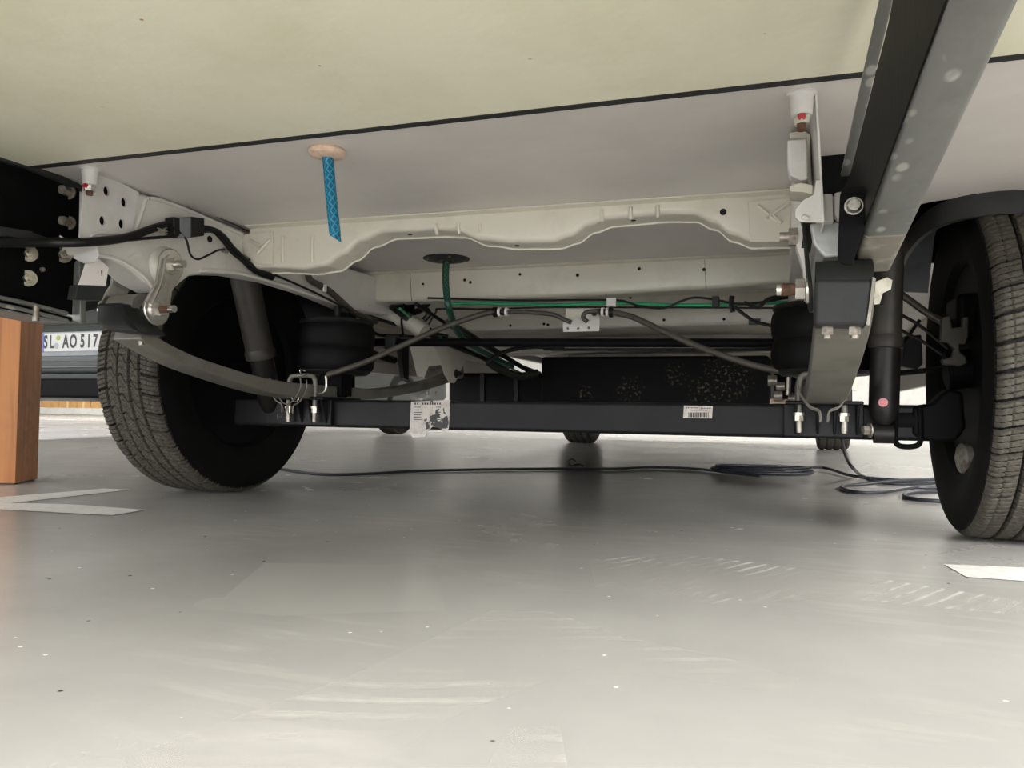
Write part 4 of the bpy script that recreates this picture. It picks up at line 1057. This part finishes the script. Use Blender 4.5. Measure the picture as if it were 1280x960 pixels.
# slanted cut at the free end
tip = hb[-1] + V((.0, 0, 0)); dd = (hb[-1] - hb[-2]).normalized()
vs = []; n = 18; ax, a, b = m_.frame(dd)
for j in range(n):
    t = 2 * math.pi * j / n; q = a * math.cos(t) + b * math.sin(t)
    vs.append(hb[-1] + q * .0088)
for j in range(n):
    t = 2 * math.pi * j / n; q = a * math.cos(t) + b * math.sin(t)
    k = (q.dot(V((1, .2, 0))) + 1) / 2
    vs.append(hb[-1] + q * .0082 + dd * (.004 + .014 * k))
m_.add(vs, [(j, (j + 1) % n, n + (j + 1) % n, n + j) for j in range(n)] + [tuple(n + j for j in range(n))], [tuple([(j / n * 6, 0), ((j + 1) / n * 6, 0), ((j + 1) / n * 6, 2), (j / n * 6, 2)]) for j in range(n)] + [tuple((0, 0) for _ in range(n))])
m_.build('blue_hose', 'bluehose', MH)
dc = at(558, 323, z=ZF)
dk = MB().rev([(0, 0), (0, .062), (-.002, .062), (-.005, .052), (-.006, .030), (-.009, .028), (-.009, 0)], dc, (0, 0, 1), n=44).build('drain_flange', 'rubbergrey', MH)
for a in range(4):
    p = dc + V((.05 * math.cos(a * 1.57 + .6), .05 * math.sin(a * 1.57 + .6), -.003)); MB().cyl(p, p + V((0, 0, -.003)), .004, n=8).build('screw', 'dullbolt', dk)
MB().tube([dc + V((0, 0, -.004))] + [at(u, v, y=dc.y + .0) for u, v in ((557, 345), (558, 365), (561, 385))] + [at(567, 403, y=.14), at(574, 418, y=.24), at(592, 434, y=.42), at(640, 458, y=.85)], .0092, n=18, sub=7).build('green_hose', 'greenhose', MH)

# ---- wiring harness on the left rail
XH = XL + .022
MB().tube([V((-.60, -1.88, .60)), V((-.60, -1.3, .56)), at(-60, 300, x=-.585), at(0, 303, x=-.575), at(60, 303, x=-.565), at(100, 303, x=-.53)] + [at(u, v, x=XH) for u, v in ((140, 300), (165, 295), (190, 286), (207, 281))], lambda t: .0085 - .001 * t, n=12).build('wiring_harness', 'cable', MH)
co = MB().prism([at(u, v, x=XH - .012) for u, v in ((226, 272), (242, 274), (242, 296), (226, 298))], (.028, 0, 0)).build('connector', 'cable', MH, bevel=.002)
MB().prism([at(u, v, x=XH - .012) for u, v in ((213, 273), (226, 272), (226, 298), (213, 298))], (.026, 0, 0)).build('connector_half', 'greyplastic', co, bevel=.002)
MB().prism([at(u, v, x=XH - .012) for u, v in ((205, 272), (213, 273), (213, 297), (206, 294))], (.024, 0, 0)).build('connector_half', 'cable', co, bevel=.003)
MB().tube([at(u, v, x=XH + .016) for u, v in ((197, 285), (203, 287), (208, 285))], .0013, n=6).tube([at(u, v, x=XH + .016) for u, v in ((198, 288), (204, 290), (209, 289))], .0013, n=6).tube([at(u, v, x=XH + .016) for u, v in ((199, 290), (205, 293), (209, 292))], .0013, n=6).build('exposed_wire', 'yzinc', co)
MB().tube([at(u, v, x=XH) for u, v in ((240, 281), (252, 284), (268, 288), (280, 297), (290, 310), (305, 325), (320, 338), (340, 346))], lambda t: .005 + .004 * t, n=12).build('wiring_harness', 'cable', MH)
MB().tube([at(u, v, x=XH + .004) for u, v in ((160, 300), (195, 297), (235, 294), (262, 289), (275, 298), (292, 318), (315, 333), (342, 343), (390, 364), (430, 384), (445, 390))], .003, n=8).build('thin_cable', 'cable', MH)
MB().tube([at(u, v, x=XH + .012) for u, v in ((213, 283), (224, 290), (233, 300), (238, 318), (247, 324), (260, 319), (272, 313), (281, 312))], .0022, n=8).build('thin_cable', 'cable', MH)
p = at(278, 313, x=XL); MB().cyl(p, p + V((.02, 0, 0)), .0045, n=12).cyl(p + V((.006, 0, 0)), p + V((.012, 0, 0)), .007, n=6).build('threaded_stud', 'dullbolt', MH)
MB().tube([at(u, v, x=XH) for u, v in ((384, 340), (388, 350), (400, 357), (412, 364), (428, 378), (445, 392), (470, 402))], .0085, n=12).build('wiring_conduit', 'hose', MH)
p = at(406, 359, x=XH + .008); MB().box(p - V((.002, .006, .012)), p + V((.002, .006, .006))).build('cable_tie', 'whitetag', MH)

# ---- tanks and boxes ahead of the axle
tk = MB().prism([at(u, v, y=1.0) for u, v in ((676, 446), (960, 444), (964, 450), (964, 520), (676, 520))], (0, .8, 0)).build('waste_tank', 'tankdirt', MH, bevel=.012, seg=3)
MB().prism([at(u, v, y=1.55) for u, v in ((560, 466), (700, 466), (700, 512), (560, 512))], (0, .5, 0)).build('fuel_tank', 'tank', MH, bevel=.02, seg=3)
mb = MB()
for u in (600, 642): mb.prism([at(u, 466, y=1.54), at(u + 5, 466, y=1.54), at(u + 5, 512, y=1.54), at(u, 512, y=1.54)], (0, .02, 0))
mb.build('tank_strap', 'rubbergrey', MH)
# front spring hanger, left
hg = MB().prism([at(u, v, x=-.535) for u, v in ((541, 430), (596, 430), (586, 447), (578, 458), (574, 470), (568, 479), (562, 478), (556, 468), (550, 448))], (-.004, 0, 0)).build('spring_hanger', 'whitepaint', MH, bevel=.0015)
MB().prism([at(u, v, x=-.64) for u, v in ((541, 430), (596, 430), (586, 447), (578, 458), (574, 470), (568, 479), (562, 478), (556, 468), (550, 448))], (-.004, 0, 0)).build('outer_cheek', 'whitepaint', hg, bevel=.0015)
MB().prism([at(u, v, y=.86) for u, v in ((512, 432), (560, 434), (560, 455), (536, 458), (530, 472), (521, 470))], (0, .01, 0)).build('hanger_web', 'whitepaint', hg, bevel=.002)
MB().bolt(at(570, 467, x=-.53), (1, 0, 0), .011, .012, .01).build('pivot_bolt', 'rubbergrey', hg)
for u in (534, 546):
    p = at(u, 491, x=-.56); MB().cyl(p + V((0, 0, .004)), p + V((0, 0, -.008)), .006, n=10).build('strap_bolt', 'dullbolt', ls)
# side skirt with grooves, left; plain on the right
sk = thing if False else None
m_ = MB()
XS = -1.10
rows = [(.60, .52), (.517, .452), (.449, .40)]
for zt, zb in rows: m_.box((XS - .02, .62, zb), (XS, 2.7, zt))
m_.box((XS - .022, .62, .40), (XS - .015, 2.7, .60))
m_.build('side_skirt', 'panel', MH, bevel=.002)
MB().prism([at(u, v, x=-1.0) for u, v in ((500, 430), (511, 430), (511, 475), (505, 473), (503, 455))], (-.02, 0, 0)).build('skirt_strut', 'rubbergrey', MH)
MB().box((1.10, .62, .36), (1.12, 2.7, .60)).build('side_skirt', 'panel', MH, bevel=.002)
# crumpled foil wrapped on the pipe behind the axle
random.seed(5)
c0 = at(524, 493, y=.6)
vs = [c0 + V((random.uniform(-.04, .04), random.uniform(-.02, .02), random.uniform(-.025, .03))) for _ in range(22)]
bm = bmesh.new()
for v in vs: bm.verts.new(v)
bmesh.ops.convex_hull(bm, input=bm.verts)
me = bpy.data.meshes.new('foil_wrap'); bm.to_mesh(me); bm.free(); me.materials.append(M['foil'])
o = bpy.data.objects.new('foil_wrap', me); COL.objects.link(o); o.parent = MH
# clutter beside the right spring: valve block
m_ = MB().box(at(962, 512, y=.10), at(985, 498, y=.10) + V((0, .05, 0)))
m_.build('valve_block', 'putty', MH, bevel=.004)
m_ = MB()
for u, v, r in ((965, 476, .012), (975, 483, .010), (972, 495, .012), (990, 498, .012)): m_.cyl(at(u - 5, v, y=.09), at(u + 6, v, y=.09), r, n=16)
m_.cyl(at(986, 470, y=.07), at(985, 494, y=.07), .0055, n=12).build('air_valve', 'dullbolt', MH)

# ------------------------------------------------------------------ timber post
pc0 = at(19, 606, z=0); pc1 = at(47, 600, z=0); pl0 = at(-45, 601, z=0)
ex_ = (V((pc1.x, pc1.y, 0)) - V((pc0.x, pc0.y, 0))); wd = .115
ex_ = ex_.normalized(); ey_ = V((-ex_.y, ex_.x, 0))
base = V((pc0.x, pc0.y, 0))
w1 = (V((pc1.x, pc1.y, 0)) - base).length
post = thing('timber_post', 'square orange-brown timber post standing on the floor at the left edge', 'post', base)
q = [V((0, 0, 0)), ex_ * w1, ex_ * w1 + ey_ * .15, ey_ * .15]
m_ = MB().prism([p + V((0, 0, .004)) for p in q], (0, 0, .512))
m_.build('post_shaft', 'wood', post, bevel=.002)
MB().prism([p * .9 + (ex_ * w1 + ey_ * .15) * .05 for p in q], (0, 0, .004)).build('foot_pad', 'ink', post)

# ------------------------------------------------------------------ extension cords on the floor
RC = .0060
zc = lambda u, v, h=0: at(u, v, z=0) + V((0, 0, RC + .0005 + h))
mb = MB()
mb.tube([zc(300, 577), zc(355, 589), zc(400, 595), zc(450, 595), zc(520, 591), zc(600, 589), zc(690, 588), zc(760, 588), zc(820, 586), zc(870, 588), zc(905, 592), zc(950, 597)], .0055, n=10, sub=8)
ca = zc(955, 591); pts_ = []
for k in range(2 * 12 + 4):
    t = 2 * math.pi * k / 12 + 3.4
    rx = .20 + .014 * math.sin(k * .7); ry = .125 + .035 * math.sin(k * .55)
    pts_.append(V((ca.x + CR.x * rx * math.cos(t) + CF.x * ry * math.sin(t), ca.y + CR.y * rx * math.cos(t) + CF.y * ry * math.sin(t), RC + .0005 + k / 12 * .009)))
pts_ += [zc(1028, 590, .012), zc(1060, 597, .004), zc(1090, 600), zc(1130, 603), zc(1175, 606), zc(1230, 607)]
mb.tube(pts_, RC, n=10, sub=5)
mb.tube([at(1047, 490, y=1.9), at(1049, 520, y=1.7), at(1053, 553, y=1.4), at(1058, 572, y=1.2), at(1066, 585, y=1.05)] + [zc(1078, 597), zc(1098, 605), zc(1130, 607), zc(1165, 606), zc(1230, 603)], RC, n=10, sub=6)
mb.tube([zc(1240, 612, .0), zc(1165, 612), zc(1140, 612), zc(1100, 618), zc(1070, 618), zc(1052, 613), zc(1058, 609), zc(1075, 608), zc(1120, 608, .013), zc(1170, 606, .013)], RC, n=10, sub=6)
mb.tube([zc(1250, 632), zc(1170, 629), zc(1145, 627), zc(1131, 624), zc(1133, 620), zc(1150, 618), zc(1180, 617), zc(1250, 620)], RC, n=10, sub=6)
tag(mb.build('extension_cord', 'bluecable'), 'dark extension cord running across the floor, coiled behind the axle, looped beside the right tyre', 'cord')
q = zc(715, 584)
tag(MB().tube([q + V((.016 * math.cos(a), .0, .014 + .014 * math.sin(a))) for a in [i * .55 for i in range(11)]], .0035, n=8).tube([q + V((.01, 0, .004)), q + V((.03, .01, .006)), q + V((.05, .0, .0))], .004, n=8).build('cable_clip', 'cable'), 'small black curled clip standing up on the long cord', 'clip')

# ------------------------------------------------------------------ parked car on the left
CX, CY = -3.95, 1.70
car = thing('parked_car', 'silver-grey car with a white number plate parked beyond the timber post', 'car', (CX, CY, 0))
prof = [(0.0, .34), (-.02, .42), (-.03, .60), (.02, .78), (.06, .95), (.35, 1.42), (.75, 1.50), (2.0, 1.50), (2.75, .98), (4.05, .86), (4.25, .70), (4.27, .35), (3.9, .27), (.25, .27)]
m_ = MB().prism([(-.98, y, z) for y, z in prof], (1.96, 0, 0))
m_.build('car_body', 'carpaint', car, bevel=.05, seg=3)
MB().prism([(-.96, y, z) for y, z in ((-.045, .43), (-.06, .50), (-.06, .68), (-.035, .74), (.05, .74), (.05, .43))], (1.92, 0, 0)).build('bumper', 'carpaint', car, bevel=.02, seg=3)
MB().prism([(-.92, y, z) for y, z in ((-.035, .285), (-.05, .40), (.1, .40), (.2, .285))], (1.84, 0, 0)).build('diffuser', 'carblack', car, bevel=.015)
mb = MB(); mb.box((-.84, -.066, .465), (.84, -.05, .478)).box((-.84, -.064, .50), (.84, -.05, .508)); mb.build('bumper_ridge', 'carpaint', car, bevel=.003)
MB().prism([(-.72, .06, 1.0), (.72, .06, 1.0), (.64, .32, 1.38), (-.64, .32, 1.38)], (0, -.012, .008)).build('rear_window', 'carglass', car)
for s in (-1, 1):
    MB().box((s * .94 - .07, -.01, .78), (s * .94 + .05, .10, .98)).build('tail_lamp', 'taillamp', car, bevel=.02)
    MB().prism([(s * .985, y, z) for y, z in ((.45, 1.0), (.55, 1.36), (1.9, 1.40), (2.45, 1.0))], (s * .006, 0, 0)).build('side_window', 'carglass', car)
for s, yy in ((1, .36), (-1, .36), (1, 3.22), (-1, 3.22)):
    o = wheel(s * .80, yy, s, car, TYL, scale=.92, hub=False); o.name = 'wheel'
# number plate, hidden in part by the post and the tyre
pc = at(89, 427.5, y=CY - .075); 
PX = V((pc.x - CX, -.075, pc.z))
npl = MB()
PW, PH = .52, .11
npl.box((PX.x - PW / 2 - .012, -.072, PX.z - PH / 2 - .028), (PX.x + PW / 2 + .012, -.058, PX.z + PH / 2 + .008))
npl.mi = 1; npl.box((PX.x - PW / 2, -.078, PX.z - PH / 2), (PX.x + PW / 2, -.071, PX.z + PH / 2))
npl.mi = 2; npl.box((PX.x - PW / 2, -.0785, PX.z - PH / 2), (PX.x - PW / 2 + .04, -.071, PX.z + PH / 2))
def chars(txt, u, size=.108):
    xx = at(u, 427, y=CY - .079).x - CX
    return textmesh(txt, size, V((xx, -.0792, PX.z)), V((1, 0, 0)), V((0, 0, 1)), bold=True, xs=.66)
npl.mi = 3
for t, u in (('S', 57), ('L', 64.5), ('A', 82), ('O', 91.5), ('5', 103), ('1', 111), ('7', 119), ('1', 128)):
    vs, fs = chars(t, u); npl.add(vs, fs)
plate = npl.build('number_plate', ['greyplastic', 'platewhite', 'plateblue', 'ink'], car)
for u, dz, r, mt in ((72.5, .027, .016, 'seal'), (70.5, -.022, .018, 'sealgrey')):
    xx = at(u, 427, y=CY - .079).x - CX
    MB().cyl((xx, -.078, PX.z + dz), (xx, -.0795, PX.z + dz), r, n=24).build('plate_seal', mt, plate)

# ------------------------------------------------------------------ boxes far behind on the white ledge
edges = [50, 62, 73, 96, 113, 128, 143]
names = ['leftmost small cardboard box on the far white ledge', 'second cardboard box from the left on the far white ledge', 'widest plain cardboard box on the far white ledge',
         'taped cardboard box in the middle of the far white ledge', 'cardboard box on the far ledge, left of the tyre edge', 'cardboard box on the far ledge partly behind the tyre']
for i in range(6):
    a = at(edges[i], 505, y=12.05).x; b = at(edges[i + 1], 505, y=12.05).x
    hh = .30 + .03 * (i % 2)
    bx = MB().box((a + .01, 12.05, .17), (b - .01, 12.5, .17 + hh)).build('cardboard_box', 'cardboard', bevel=.006)
    tag(bx, names[i], 'box', 'cardboard boxes on the far ledge')
    if i in (3, 2): MB().box(((a + b) / 2 - .03, 12.045, .17), ((a + b) / 2 + .03, 12.06, .17 + hh + .002)).build('tape_strip', 'tape', bx)
